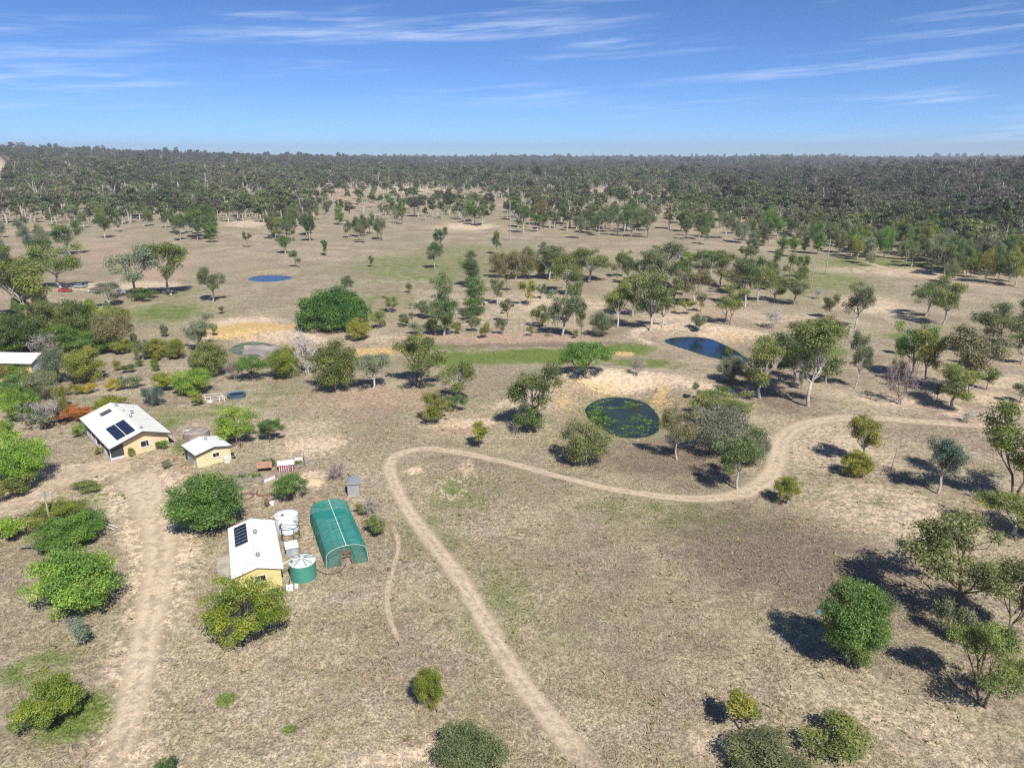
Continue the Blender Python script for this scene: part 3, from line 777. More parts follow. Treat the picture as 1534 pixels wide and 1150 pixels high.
def put_tree(kind, x, yb, yt, w, tint, name, label, cat=None, group=None, i=None, yaw=None):
    """x, yb, yt, w: where the photo shows it (foot, top, width in pixels)"""
    bx, by, bz = ground(x, yb); s = depth_scale(bx, by, bz); a = .5 * w / s
    tanD = (H - bz) / math.hypot(by, 0.0); cosD = 1 / math.sqrt(1 + tanD * tanD)
    if kind in LOW:
        B = (yb - yt) / (2 * s * cosD)
        c = math.sqrt(max(B * B - (a * tanD) ** 2, (.36 * a) ** 2)); c = min(c, 1.6 * a)
        mid = .5 * (yb + yt); ybase = mid + c * cosD * s
        bx, by, bz = ground(x, ybase); h = 2 * c
        bx = (x - 767) / FPX * (by * cP - (bz + c - H) * sP); bz = float(terrain(np.array([bx]), np.array([by]))[0])
    else:
        hobs = 0.0
        lo_, hi_ = .3, 60.0
        for _ in range(30):
            hm = .5 * (lo_ + hi_)
            if project(bx, by, bz + hm)[1] > yt: lo_ = hm
            else: hi_ = hm
        hobs = hm; h = hobs
        for _ in range(12):
            c = .33 * h; h = max(.7 * hobs, hobs + c - math.sqrt(c * c + (a * tanD) ** 2 * .4))
    a *= s / depth_scale(bx, by, bz + .55 * h) * (.96 if kind in LOW else 1.0)
    if i is None: i = n_used.get(kind, 0); n_used[kind] = i + 1
    P = PROTO[kind][i % len(PROTO[kind])]
    tr, cr, pw, ph, part = P
    root = link(name, None, None, (bx, by, bz), R.uniform(0, 6.28) if yaw is None else yaw)
    sc = 2 * a / pw; root.scale = (sc * R.uniform(.94, 1.06), sc * R.uniform(.94, 1.06), h / ph)
    t = TINT[tint] if isinstance(tint, str) else tint; j = R.uniform(.86, 1.16)
    col = (t[0] * j * R.uniform(.93, 1.08), t[1] * j, t[2] * j * R.uniform(.85, 1.2), 1)
    if kind == 'bare':
        t = {'silver': (.46, .43, .39), 'purple': (.27, .215, .215)}.get(tint, (.30, .275, .25)); col = (t[0] * j, t[1] * j, t[2] * j, 1)
    for nm, me in (('trunk', tr), (part, cr)):
        o = link(nm, me, root); o.color = col
    tag(root, label, cat or ('shrub' if name.endswith(('shrub', 'bush')) else 'tree'), group)
    FOOT.append((bx, by, a))
    return root


T = put_tree
# ------------------------------------------------------------------ trees: the ones the photo shows one by one
# lower right
T('egg', 1279, 1004, 878, 100, (.165, .265, .062), 'round_tree', 'dense egg shaped green tree alone on the bare slope at lower right')
T('forked', 1472, 1056, 934, 120, 'olive', 'gum_tree', 'small forked gum with a full shadow, lowest tree at the right edge', i=0)
T('forked', 1438, 918, 772, 160, 'olive', 'gum_tree', 'large spreading many stemmed gum above the egg shaped tree at the right', i=1)
T('forked', 1508, 955, 838, 95, 'grey', 'gum_tree', 'pale grey green gum at the right edge behind the lowest forked gum', i=2)
T('shrub', 1428, 962, 900, 66, 'gum', 'shrub', 'dark scrubby bush in the shadow between the two forked gums')
T('gum', 1516, 800, 736, 96, 'olive', 'gum_tree', 'flat topped gum cut by the right edge above the spreading gum')
T('sapling', 1402, 838, 784, 38, 'olive', 'gum_sapling', 'thin sparse sapling at the left shoulder of the spreading gum')
T('sapling', 1108, 1092, 1034, 52, 'ygreen', 'gum_sapling', 'airy yellow green sapling near the bottom right, with a small shadow')
T('feather', 1152, 1172, 1102, 132, 'gum', 'shrub', 'wide grey green bush cut by the bottom edge at the right')
T('shrub', 1252, 1148, 1070, 112, 'olive', 'shrub', 'straggly olive shrub near the bottom right corner')
T('feather', 705, 1178, 1084, 114, 'gum', 'shrub', 'mottled grey green bush at the middle of the bottom edge')
T('dense', 643, 1064, 1006, 44, 'lime', 'leafy_tree', 'small bright lime tree by a stake in the open paddock')
# lower left
T('open', 68, 1104, 1018, 94, 'lime', 'leafy_tree', 'twisted lime green tree on the green patch at lower left')
T('dense', 112, 928, 820, 124, 'bright', 'leafy_tree', 'broad bright green tree left of the driveway')
T('sapling', 122, 964, 928, 40, 'grey', 'shrub', 'thin half bare shrub just below the broad driveway tree')
T('open', 373, 968, 862, 124, 'lime', 'leafy_tree', 'lime green open tree covering the near gable of the white shed')
T('dense', 305, 801, 710, 118, 'green', 'leafy_tree', 'big round dark green tree between the driveway and the white shed')
T('dense', 107, 826, 764, 98, 'green', 'leafy_tree', 'dense green tree with a grey patch beside the leaning power pole')
T('open', 92, 800, 748, 96, 'lime', 'leafy_tree', 'pale lime shrubby tree behind the power pole at the left')
T('shrub', 10, 812, 774, 44, 'bright', 'shrub', 'small green shrub at the left edge below the yard road')
T('shrub', 130, 740, 717, 42, 'olive', 'shrub', 'low dark shrub on the bare yard below the brick house')
T('dense', 20, 735, 650, 92, 'bright', 'leafy_tree', 'bright green bushy tree at the left edge level with the house')
T('shrub', 14, 752, 712, 54, 'olive', 'shrub', 'darker scrub at the foot of the bright tree on the left edge')
T('sapling', 252, 1162, 1132, 26, 'dark', 'shrub', 'tiny dark shrub on the bottom edge right of the driveway')
# around the houses
T('open', 354, 668, 610, 74, 'bright', 'leafy_tree', 'bright green tree right behind the small cream shed')
T('open', 402, 664, 627, 40, 'green', 'leafy_tree', 'smaller green tree right of the bright one behind the cream shed')
T('open', 435, 750, 707, 52, 'green', 'leafy_tree', 'compact green tree in the garden above the white water tank')
T('shrub', 403, 700, 686, 24, 'dark', 'shrub', 'small dark green shrub between the hutch and the coop')
T('bare', 503, 722, 693, 28, 'purple', 'shrub', 'bare purplish brown shrub above the shade house')
T('bare', 553, 774, 748, 28, 'grey', 'shrub', 'grey leafless shrub right of the little grey shed')
T('shrub', 562, 804, 774, 30, 'olive', 'shrub', 'sparse spiky olive shrub beside the foot path')
T('shrub', 541, 772, 753, 20, 'ygreen', 'shrub', 'yellowish shrub against the right side of the shade house')
T('shrub', 478, 762, 750, 18, 'ygreen', 'shrub', 'yellowish shrub at the back left corner of the shade house')
T('shrub', 120, 656, 634, 22, 'bright', 'shrub', 'bright green bush at the far verandah corner of the brick house')
T('shrub', 243, 674, 659, 17, 'green', 'shrub', 'clipped green bush against the gable wall of the brick house')
T('shrub', 196, 684, 670, 12, 'olive', 'shrub', 'thin shrub under the gable wall beside the verandah')
T('shrub', 248, 701, 689, 20, 'silver', 'shrub', 'pale spiky plant in front of the small cream shed')
T('shrub', 148, 681, 668, 13, 'ygreen', 'shrub', 'yellow green bush along the verandah of the brick house')
T('open', 104, 634, 605, 54, 'orange', 'flowering_shrub', 'orange flowering shrub left of the brick house')
T('bare', 62, 643, 598, 62, 'grey', 'bare_tree', 'grey leafless tree left of the orange shrub')
T('shrub', 162, 616, 596, 50, 'lime', 'shrub', 'pale lime hedge behind the roof of the brick house')
T('shrub', 170, 586, 567, 22, 'yellow', 'shrub', 'brightest yellow shrub in the row behind the brick house')
T('shrub', 193, 584, 563, 32, 'grey', 'shrub', 'grey green shrub right of the brightest yellow shrub')
T('shrub', 137, 589, 572, 20, 'yellow', 'shrub', 'round yellow shrub left of the gap in the shrub row')
T('shrub', 121, 591, 577, 13, 'yellow', 'shrub', 'narrow yellow shrub beside the round yellow one')
T('shrub', 108, 592, 575, 22, 'ygreen', 'shrub', 'green shrub at the left of the yellow pair')
T('shrub', 91, 593, 580, 17, 'ygreen', 'shrub', 'small olive shrub at the left end of the yellow row')
T('feather', 228, 608, 578, 34, 'blue', 'shrub', 'blue green shrub standing alone behind the brick house')
T('open', 246, 585, 556, 42, 'lime', 'shrub', 'lime green shrub in the garden left of the round pool')
T('dense', 286, 592, 553, 56, 'bright', 'leafy_tree', 'bright green bushy tree just left of the round pool')
T('shrub', 295, 608, 588, 24, 'ygreen', 'shrub', 'small leafy shrub at the left end of the white yard rails')
T('shrub', 192, 559, 545, 17, 'dark', 'shrub', 'low dark green bush on the bare ground above the yellow shrubs')
T('shrub', 208, 549, 539, 14, 'green', 'shrub', 'tiny green bush above the low dark one')
T('feather', 213, 540, 509, 28, 'gum', 'shrub', 'dark grey shrub at the right end of the left grove')
T('dense', 234, 536, 507, 40, 'ygreen', 'leafy_tree', 'yellow green tree right of the dark grey shrub')
T('dense', 262, 538, 508, 32, 'ygreen', 'leafy_tree', 'smaller yellow green tree above the pool garden')
T('gum', 302, 524, 473, 46, 'grey', 'gum_tree', 'drooping grey green gum left of the muddy dam bank')
T('dense', 312, 566, 512, 54, 'olive', 'leafy_tree', 'rounded olive tree left of the muddy dam')
T('dense', 300, 570, 543, 26, 'dark', 'shrub', 'dark bush in front of the rounded olive tree')
T('umbrella', 378, 569, 533, 48, 'green', 'leafy_tree', 'flat topped umbrella tree below the muddy dam')
T('bare', 351, 570, 540, 30, 'purple', 'shrub', 'purplish bare shrub left of the umbrella tree')
T('dense', 427, 567, 521, 54, 'lime', 'leafy_tree', 'lime green tree at the right end of the muddy dam')
T('bare', 458, 562, 497, 46, 'silver', 'bare_tree', 'white limbed half bare tree beside the lime green one', cat='tree')
T('dense', 500, 586, 511, 74, 'olive', 'leafy_tree', 'large olive tree with low skirts in the middle row')
T('gum', 558, 584, 532, 52, 'grey', 'gum_tree', 'grey green round headed gum right of the large olive tree')
T('forked', 630, 581, 501, 84, 'olive', 'gum_tree', 'broad grey olive gum with pale limbs in the middle row')
T('gum', 686, 603, 540, 56, 'olive', 'gum_tree', 'thin headed gum right of the broad grey olive gum')
T('open', 652, 634, 584, 42, 'ygreen', 'leafy_tree', 'yellowish olive tree in front of the thin headed gum')
T('shrub', 684, 618, 590, 34, 'dark', 'shrub', 'dark scrub at the foot of the thin headed gum')
T('sapling', 718, 670, 631, 32, 'ygreen', 'gum_sapling', 'lone round sapling beside the main track bend')
T('gum', 804, 643, 546, 78, 'olive', 'gum_tree', 'tall pale trunked gum left of the round dam')
T('shrub', 792, 650, 608, 50, 'dark', 'shrub', 'dark scrub under the tall gum left of the round dam')
T('umbrella', 876, 565, 513, 72, 'green', 'leafy_tree', 'deep green spreading tree on the bank above the round dam')
T('bare', 955, 563, 536, 24, 'grey', 'shrub', 'grey spiky shrub above the round dam')
T('feather', 876, 698, 628, 80, 'gum', 'shrub', 'big fluffy grey green bush below the round dam')
T('gum', 1014, 688, 610, 50, 'brown', 'gum_tree', 'pale brownish gum at the right shore of the round dam')
T('feather', 1078, 684, 606, 100, 'grey', 'shrub', 'wide silver green thicket right of the round dam')
T('open', 1082, 632, 583, 82, 'olive', 'leafy_tree', 'olive tree behind the silver green thicket')
T('gum', 1104, 732, 642, 74, 'dark', 'gum_tree', 'dark leafy gum inside the bend of the sandy track', i=1)
T('feather', 1140, 700, 650, 36, 'grey', 'shrub', 'thin grey scrub beside the track bend')
T('sapling', 1042, 598, 572, 13, 'gum', 'gum_sapling', 'tiny lone sapling on the bank right of the round dam')
T('dense', 1096, 574, 534, 44, 'silver', 'leafy_tree', 'silver green ball shaped tree below the blue dam')
T('open', 1180, 756, 712, 42, 'ygreen', 'shrub', 'small yellow green tree right of the track bend')
T('dense', 1285, 716, 674, 46, 'ygreen', 'leafy_tree', 'lower olive green tree of the close pair by the right track', cat='tree')
T('gum', 1291, 694, 624, 52, 'ygreen', 'gum_tree', 'taller tree of the close pair by the right track')
T('gum', 1405, 739, 654, 56, 'blue', 'gum_tree', 'slender dark trunked gum with a long shadow at the right')
T('forked', 1519, 748, 608, 132, 'olive', 'gum_tree', 'wide open gum at the right edge with pale limbs', i=2)
# right middle
T('gum', 1138, 596, 507, 66, 'olive', 'gum_tree', 'many stemmed gum at the left of the dark group below the blue dam')
T('gum', 1187, 578, 498, 76, 'dark', 'gum_tree', 'darkest gum in the middle of the group below the blue dam')
T('gum', 1210, 608, 477, 84, 'olive', 'gum_tree', 'tall gum with white twin trunks at the front of that group')
T('forked', 1218, 530, 471, 74, 'brown', 'gum_tree', 'brownish gum behind the white trunked one')
T('gum', 1238, 575, 535, 30, 'grey', 'gum_tree', 'small grey tree right of the white twin trunks')
T('gum', 1281, 582, 496, 34, 'gum', 'gum_tree', 'slim straight gum alone right of the dark group')
T('gum', 1281, 491, 424, 44, 'gum', 'gum_tree', 'twin trunked gum on the sandy rise above the slim gum')
T('gum', 1241, 476, 442, 26, 'gum', 'gum_tree', 'small gum left of the twin trunked one')
T('gum', 1190, 456, 417, 36, 'gum', 'gum_tree', 'open headed gum above the blue dam, right of the twin pair')
T('gum', 1159, 452, 416, 34, 'olive', 'gum_tree', 'round headed gum near the middle of the row above the blue dam')
T('gum', 1135, 452, 392, 46, 'olive', 'gum_tree', 'right hand tree of the tall pair above the blue dam')
T('gum', 1116, 460, 392, 44, 'dark', 'gum_tree', 'left hand tree of the tall pair above the blue dam')
T('bare', 1160, 492, 460, 30, 'silver', 'shrub', 'white leafless shrub on the bank above the blue dam')
T('bare', 1227, 448, 430, 20, 'silver', 'shrub', 'small whitish dead shrub near the crossarm pole')
T('gum', 1386, 474, 424, 48, 'dark', 'gum_tree', 'dark round headed gum, left of a leaning pair on the right')
T('gum', 1412, 486, 416, 52, 'olive', 'gum_tree', 'leaning gum on the right of that pair')
T('gum', 1362, 566, 484, 58, 'green', 'gum_tree', 'vivid green gum on the gully edge at the right')
T('gum', 1384, 576, 498, 46, 'ygreen', 'gum_tree', 'thin yellow green gum just right of the vivid green one')
T('bare', 1352, 606, 542, 54, 'purple', 'bare_tree', 'purplish leafless tree in front of the vivid green gum')
T('gum', 1448, 592, 490, 84, 'brown', 'gum_tree', 'dusky brown green gum, broadest in the right gully')
T('gum', 1426, 610, 548, 64, 'olive', 'gum_tree', 'leafy gum in front of the dusky brown one')
T('forked', 1494, 532, 458, 84, 'gum', 'gum_tree', 'green spreading gum at the upper right edge')
T('gum', 1528, 520, 453, 52, 'dark', 'gum_tree', 'dark gum cut by the right edge behind the spreading one')
T('gum', 1529, 546, 498, 38, 'dark', 'gum_tree', 'smaller dark gum on the right edge below it')
T('sapling', 1528, 604, 572, 26, 'grey', 'gum_sapling', 'thin grey sapling on the right sandy strip')
T('bare', 1452, 634, 614, 22, 'silver', 'shrub', 'low dead grey shrub left of the wide open gum')
T('shrub', 1490, 570, 555, 24, 'grey', 'shrub', 'low grey shrub on the sandy strip at the right')
# middle grove and field
T('gum', 652, 402, 362, 27, 'dark', 'gum_tree', 'front tree of the isolated pair in the far paddock')
T('gum', 661, 374, 340, 22, 'dark', 'gum_tree', 'back tree of the isolated pair in the far paddock')
T('gum', 744, 381, 346, 17, 'dark', 'gum_tree', 'single upright tree beside the tall grey pole')
T('column', 705, 430, 376, 31, 'dark', 'gum_tree', 'dark tree standing left of the grey thicket')
T('column', 665, 503, 410, 44, 'dark', 'gum_tree', 'tallest dark green columnar tree left of centre')
T('column', 711, 474, 416, 36, 'green', 'gum_tree', 'second columnar tree right of the tallest one')
T('shrub', 708, 482, 455, 36, 'dark', 'shrub', 'dark bush at the foot of the second columnar tree')
T('gum', 745, 457, 419, 20, 'gum', 'gum_tree', 'slim tree right of the second columnar tree')
T('sapling', 760, 484, 446, 21, 'gum', 'gum_sapling', 'leggy sapling on bare ground right of the columnar trees')
T('sapling', 556, 400, 383, 10, 'dark', 'gum_sapling', 'tiny lone tree in the paddock right of the distant dam')
T('gum', 428, 380, 353, 23, 'dark', 'gum_tree', 'larger of the two small trees above the distant dam')
T('sapling', 443, 400, 375, 16, 'dark', 'gum_sapling', 'round small tree nearest the distant dam')
T('sapling', 487, 383, 360, 14, 'dark', 'gum_sapling', 'round headed sapling right of the distant dam, far back')
T('sapling', 372, 371, 347, 11, 'gum', 'gum_sapling', 'tiny thin sapling left of the two small trees')
T('sapling', 613, 439, 424, 11, 'gum', 'gum_sapling', 'tiny sapling right of the big green mound')
T('mound', 500, 493, 432, 106, (.095, .215, .045), 'leafy_mound', 'huge dense green mound of foliage left of centre', cat='bush')
T('gum', 522, 452, 414, 19, 'dark', 'gum_tree', 'slim tree poking up behind the green mound')
T('dense', 535, 510, 477, 40, 'ygreen', 'shrub', 'yellow green bush at the lower right of the green mound')
T('shrub', 565, 493, 465, 24, 'olive', 'shrub', 'grey bush right of the green mound')
T('gum', 585, 468, 443, 24, 'olive', 'gum_tree', 'small round headed tree right of the green mound')
T('shrub', 605, 490, 470, 22, 'gum', 'shrub', 'grey shrub in the gap left of the tallest columnar tree')
T('shrub', 636, 477, 451, 30, 'gum', 'shrub', 'pale bush just left of the tallest columnar tree')
T('shrub', 624, 502, 482, 26, 'grey', 'shrub', 'low pale shrub on the gully edge left of the columnar tree')
T('shrub', 648, 502, 478, 24, 'olive', 'shrub', 'olive shrub touching the columnar tree')
T('shrub', 683, 500, 482, 16, 'olive', 'shrub', 'small shrub right of the foot of the columnar tree')
T('shrub', 710, 497, 474, 16, 'gum', 'shrub', 'left one of three small shrubs on the bare slope')
T('shrub', 727, 507, 483, 19, 'ygreen', 'shrub', 'middle one of three small shrubs on the bare slope')
T('shrub', 749, 501, 477, 16, 'gum', 'shrub', 'right one of three small shrubs on the bare slope')
NG = 0; ORD = 'leftmost second third fourth fifth'.split()
G1 = 'grey half bare trees of the thicket'
for a in ((748, 416, 380, 34, 'brown'), (770, 418, 376, 40, 'brown'), (793, 418, 378, 38, 'brown'), (832, 416, 376, 40, 'brown'), (862, 412, 378, 36, 'gum')):
    T('feather', *a, 'gum_tree', ORD[NG] + ' grey half bare tree from the left in the central thicket', group=G1); NG += 1
T('gum', 823, 420, 368, 40, 'gum', 'gum_tree', 'tallest crown in the grey thicket at the centre')
T('gum', 846, 443, 384, 54, 'olive', 'gum_tree', 'front crown of the grey thicket')
T('gum', 882, 422, 370, 60, 'olive', 'gum_tree', 'broad crown at the right end of the grey thicket')
T('sapling', 925, 416, 381, 16, 'olive', 'gum_sapling', 'lone small headed tree right of the grey thicket')
T('sapling', 790, 458, 420, 24, 'ygreen', 'gum_sapling', 'thin yellow green sapling below the thicket')
T('sapling', 810, 448, 425, 14, 'gum', 'gum_sapling', 'small sapling right of the yellow green one')
T('gum', 842, 503, 438, 56, 'gum', 'gum_tree', 'leafy low branched gum on the gully edge at the centre')
T('shrub', 808, 490, 456, 28, 'olive', 'shrub', 'bush left of the leafy gully gum')
T('gum', 860, 485, 420, 22, 'olive', 'gum_tree', 'thin brown trunked gum behind the leafy gully gum')
T('sapling', 870, 507, 448, 18, 'gum', 'gum_sapling', 'thin white trunked sapling right of the leafy gully gum')
T('feather', 900, 504, 466, 40, 'gum', 'shrub', 'rounded grey green bush on the gully edge')
T('gum', 925, 490, 428, 46, 'olive', 'gum_tree', 'gum behind the rounded gully bush')
T('gum', 974, 496, 408, 60, 'olive', 'gum_tree', 'biggest gum of the central grove, with a heavy shadow')
T('gum', 948, 474, 412, 46, 'olive', 'gum_tree', 'gum left of the biggest one in the central grove')
T('gum', 992, 490, 436, 36, 'green', 'gum_tree', 'smaller greener gum right of the biggest one')
T('gum', 990, 430, 364, 64, 'gum', 'gum_tree', 'tall gum behind the central grove with a pale trunk')
T('gum', 962, 420, 385, 34, 'dark', 'gum_tree', 'dark gum left of the tall pale trunked one')
T('sapling', 1010, 462, 414, 20, 'gum', 'gum_sapling', 'thin sapling right of the central grove')
T('gum', 1036, 458, 403, 48, 'brown', 'gum_tree', 'brownish gum right of the central grove')
T('sapling', 1050, 468, 440, 18, 'gum', 'gum_sapling', 'small green sapling by the brownish gum')
T('sapling', 1029, 472, 448, 22, 'ygreen', 'gum_sapling', 'low yellow green sapling by the brownish gum')
T('shrub', 1046, 497, 471, 20, 'gum', 'shrub', 'lone bush on the slope just above the blue dam')
T('forked', 1091, 486, 428, 50, 'olive', 'gum_tree', 'dark shadowed gum up the slope from the blue dam')
T('gum', 1065, 402, 375, 36, 'green', 'gum_tree', 'green trees over the parked white car, right one')
T('gum', 1035, 398, 377, 28, 'bright', 'gum_tree', 'bright crown over the parked white car')
T('gum', 1080, 428, 376, 44, 'olive', 'gum_tree', 'tall gum left of the pair above the blue dam')
T('gum', 1100, 440, 388, 40, 'brown', 'gum_tree', 'brown green gum in front of the tall one above the blue dam')
# left middle
T('gum', 207, 446, 368, 66, 'grey', 'gum_tree', 'big grey gum with a white trunk at the left', i=3)
T('shrub', 213, 448, 432, 50, 'dark', 'shrub', 'dark low scrub round the white trunk at the left')
T('gum', 257, 442, 363, 60, 'olive', 'gum_tree', 'big olive gum right of the white trunked one')
T('gum', 319, 452, 402, 38, 'dark', 'gum_tree', 'round green tree left of the distant dam')
T('sapling', 333, 470, 458, 12, 'gum', 'gum_sapling', 'tiny sapling below the round green tree')
T('gum', 106, 382, 331, 46, 'green', 'gum_tree', 'bright green tree above the parked utility at the left')
T('gum', 92, 432, 364, 68, 'olive', 'gum_tree', 'olive gum left of the parked utility')
T('gum', 40, 478, 388, 92, 'olive', 'gum_tree', 'largest olive gum near the left edge')
T('gum', 158, 357, 321, 24, 'dark', 'gum_tree', 'dark lone tree in the upper left paddock')
T('gum', 163, 460, 423, 36, 'grey', 'gum_tree', 'thin sparse gum in front of the parked cars')
T('gum', 14, 430, 368, 52, 'olive', 'gum_tree', 'olive gum cut by the left edge')
T('gum', 64, 388, 358, 34, 'dark', 'gum_tree', 'dark small gum left of the bright green tree')
T('dense', 28, 528, 470, 90, 'dark', 'leafy_tree', 'dark green mass at the left edge above the white roof')
T('open', 78, 520, 452, 60, 'olive', 'leafy_tree', 'olive tree in the left grove above the white roof')
T('dense', 112, 512, 450, 66, 'dark', 'leafy_tree', 'darkest round tree in the left grove')
T('open', 142, 500, 453, 60, 'lime', 'leafy_tree', 'yellow green flat crown in the left grove')
T('feather', 166, 528, 463, 62, 'brown', 'leafy_tree', 'dusky grey brown tree at the right of the left grove')
T('dense', 98, 528, 486, 46, 'green', 'leafy_tree', 'fresh green tree low in the left grove')
T('dense', 138, 532, 496, 56, 'green', 'leafy_tree', 'lowest green hedge like tree in the left grove')
T('shrub', 187, 492, 462, 26, 'lime', 'shrub', 'lime shrub at the right end of the left grove')
T('bare', 66, 536, 500, 44, 'grey', 'bare_tree', 'grey bare tree just above the white roof')
T('dense', 182, 530, 506, 34, 'ygreen', 'shrub', 'yellow green bush between the grove and the dark grey shrub')
T('dense', 127, 574, 522, 58, 'ygreen', 'leafy_tree', 'two tone green tree right of the white roofed house')
T('feather', 80, 576, 520, 46, 'silver', 'leafy_tree', 'silver grey tree hiding the gable of the white roofed house')
T('open', 30, 606, 560, 62, 'green', 'leafy_tree', 'green tree in front of the white roofed house')
T('dense', 22, 632, 582, 46, 'bright', 'leafy_tree', 'vivid green tree at the left edge below the white roofed house')
T('feather', 60, 600, 555, 52, 'grey', 'leafy_tree', 'grey green tree below the gable of the white roofed house')
T('shrub', 14, 566, 546, 44, 'bright', 'shrub', 'bright hedge along the front of the white roofed house')
T('shrub', 6, 660, 630, 28, 'bright', 'shrub', 'green shrub on the left edge by the bare tree')
T('shrub', 26, 526, 506, 60, 'bright', 'shrub', 'bright bushes just behind the white roof')

# ------------------------------------------------------------------ trees: loose groups of look-alikes farther back
ORD = 'leftmost second third fourth fifth sixth seventh eighth ninth tenth eleventh twelfth thirteenth fourteenth fifteenth sixteenth seventeenth eighteenth nineteenth twentieth'.split()
HUE = {'olive': 'olive', 'gum': 'grey green', 'dark': 'dark green', 'green': 'fresh green', 'grey': 'greyish', 'silver': 'silvery', 'brown': 'brownish', 'ygreen': 'yellowish', 'purple': 'dusky', 'bright': 'bright green', 'lime': 'lime'}
def scatter(n, x0, x1, y0, y1, kinds, tints, hm, label, group, name='gum_tree', gap=7.0):
    got = []; tries = 0
    while len(got) < n and tries < n * 60:
        tries += 1
        px, py = R.uniform(x0, x1), R.uniform(y0, y1)
        X, Y, Z = ground(px, py)
        if any((X - g[1]) ** 2 + (Y - g[2]) ** 2 < gap * gap for g in got): continue
        got.append((px, X, Y, Z, py))
    got.sort(); seen = {}; pick = [R.choice(tints) for _ in got]
    for (px, X, Y, Z, py), t in zip(got, pick):
        s = depth_scale(X, Y, Z); h = hm * R.uniform(.75, 1.25); k = seen.get(t, 0); seen[t] = k + 1
        many = pick.count(t) > 1
        put_tree(R.choice(kinds), px, py, project(X, Y, Z + h)[1], h * R.uniform(.46, .68) * s, t, name, ('%s%s %s' % ((ORD[k] + ' ') if many else '', HUE[t], label)), group=group)


GT = ['gum', 'gum', 'gum', 'forked', 'column']
TT = ['olive', 'gum', 'dark', 'dark', 'green']
scatter(9, 520, 572, 350, 366, ['gum', 'forked'], ['gum', 'dark', 'olive'], 12, 'gum in the far clump left of the tall grey pole', 'far clump left of the tall pole', gap=5)
scatter(12, 405, 470, 350, 362, GT, ['gum', 'dark', 'olive'], 13, 'gum in the far row above the distant dam', 'far row above the distant dam', gap=6)
scatter(12, 255, 325, 346, 366, GT, ['dark', 'dark', 'gum', 'green'], 15, 'tree in the big far clump at upper left', 'big far clump at upper left', gap=6)
scatter(14, 70, 250, 318, 350, GT + ['feather'], TT + ['grey'], 11, 'tree scattered on the upper left paddock', 'scattered trees at upper left')
scatter(10, 0, 70, 345, 395, GT + ['feather'], ['grey', 'olive', 'silver', 'gum'], 12, 'tree crowding the upper left edge', 'trees crowding the upper left edge')
scatter(12, 330, 520, 322, 345, GT, TT, 12, 'tree in the loose belt behind the distant dam', 'loose belt behind the distant dam')
scatter(12, 575, 735, 322, 338, GT, TT + ['grey'], 13, 'tree along the far fence line left of the tall pole', 'far fence line trees')
scatter(8, 780, 830, 335, 352, GT, ['dark', 'green', 'brown'], 14, 'tree in the far clump right of the tall grey pole', 'far clump right of the tall pole', gap=6)
scatter(22, 840, 1010, 325, 358, GT, ['dark', 'green', 'gum', 'gum'], 15, 'tree in the wide far belt right of centre', 'wide far belt right of centre', gap=7)
scatter(12, 1020, 1110, 340, 372, GT, TT, 13, 'tree on the far paddock edge above the white car', 'far paddock edge above the car')
scatter(14, 1120, 1240, 348, 385, GT, ['green', 'dark', 'gum', 'green'], 13, 'tree at the forest foot near the leaning pole', 'forest foot near the leaning pole')
scatter(24, 1260, 1420, 362, 396, GT + ['feather', 'open'], ['green', 'gum', 'ygreen', 'grey', 'green'], 13, 'tree at the forest foot on the right', 'forest foot on the right', gap=6)
scatter(18, 1400, 1534, 385, 428, GT + ['feather', 'open'], ['green', 'gum', 'grey', 'silver', 'dark'], 13, 'tree in the dense belt at the right edge', 'dense belt at the right edge', gap=6)

scatter(12, 60, 330, 300, 335, GT + ['feather'], TT + ['grey'], 12, 'tree in the open woodland at far left', 'open woodland at far left')
scatter(10, 470, 760, 300, 325, GT, TT, 12, 'tree dotting the far slope at the centre', 'trees on the far central slope')
scatter(8, 1020, 1180, 322, 350, GT, ['green', 'gum', 'olive'], 13, 'tree at the forest foot right of centre', 'forest foot right of centre')
scatter(18, 1240, 1400, 350, 384, ['feather', 'gum', 'open', 'gum'], ['grey', 'gum', 'ygreen', 'green'], 12, 'tree packed into the thicket behind the far right track', 'thicket behind the far right track', gap=6)
scatter(18, 1390, 1534, 368, 420, ['feather', 'gum', 'open', 'gum'], ['grey', 'silver', 'gum', 'green'], 12, 'tree packed into the thicket at the far right edge', 'thicket at the far right edge', gap=6)
scatter(16, 1425, 1534, 396, 430, ['feather', 'gum', 'open', 'gum'], ['grey', 'gum', 'green', 'dark', 'ygreen'], 11, 'tree in the front row of the thicket at the far right edge', 'front row of the far right thicket', gap=6)
scatter(12, 1290, 1420, 384, 404, ['feather', 'gum', 'open'], ['grey', 'gum', 'green'], 10, 'tree lining the pale far right track', 'trees lining the far right track', gap=6)
scatter(12, 1090, 1260, 345, 380, ['gum', 'feather', 'column'], ['gum', 'green', 'grey'], 12, 'tree filling the forest foot behind the tall pale pole', 'forest foot behind the tall pale pole', gap=7)
scatter(14, 0, 75, 430, 540, ['dense', 'feather', 'open', 'gum'], ['green', 'olive', 'ygreen', 'grey', 'dark'], 7, 'tree crammed along the left edge above the white roof', 'left edge trees above the white roof', name='leafy_tree', gap=5)
scatter(12, 0, 100, 575, 650, ['dense', 'shrub', 'feather', 'open'], ['bright', 'green', 'grey', 'ygreen'], 4.5, 'bush crammed along the left edge below the white roof', 'left edge bushes below the white roof', name='shrub', gap=4)
scatter(12, 85, 330, 500, 560, ['shrub', 'dense', 'feather'], ['bright', 'green', 'ygreen', 'lime', 'grey'], 3.2, 'garden bush on the slope behind the yellow shrub row', 'garden bushes behind the yellow row', name='shrub', gap=6)
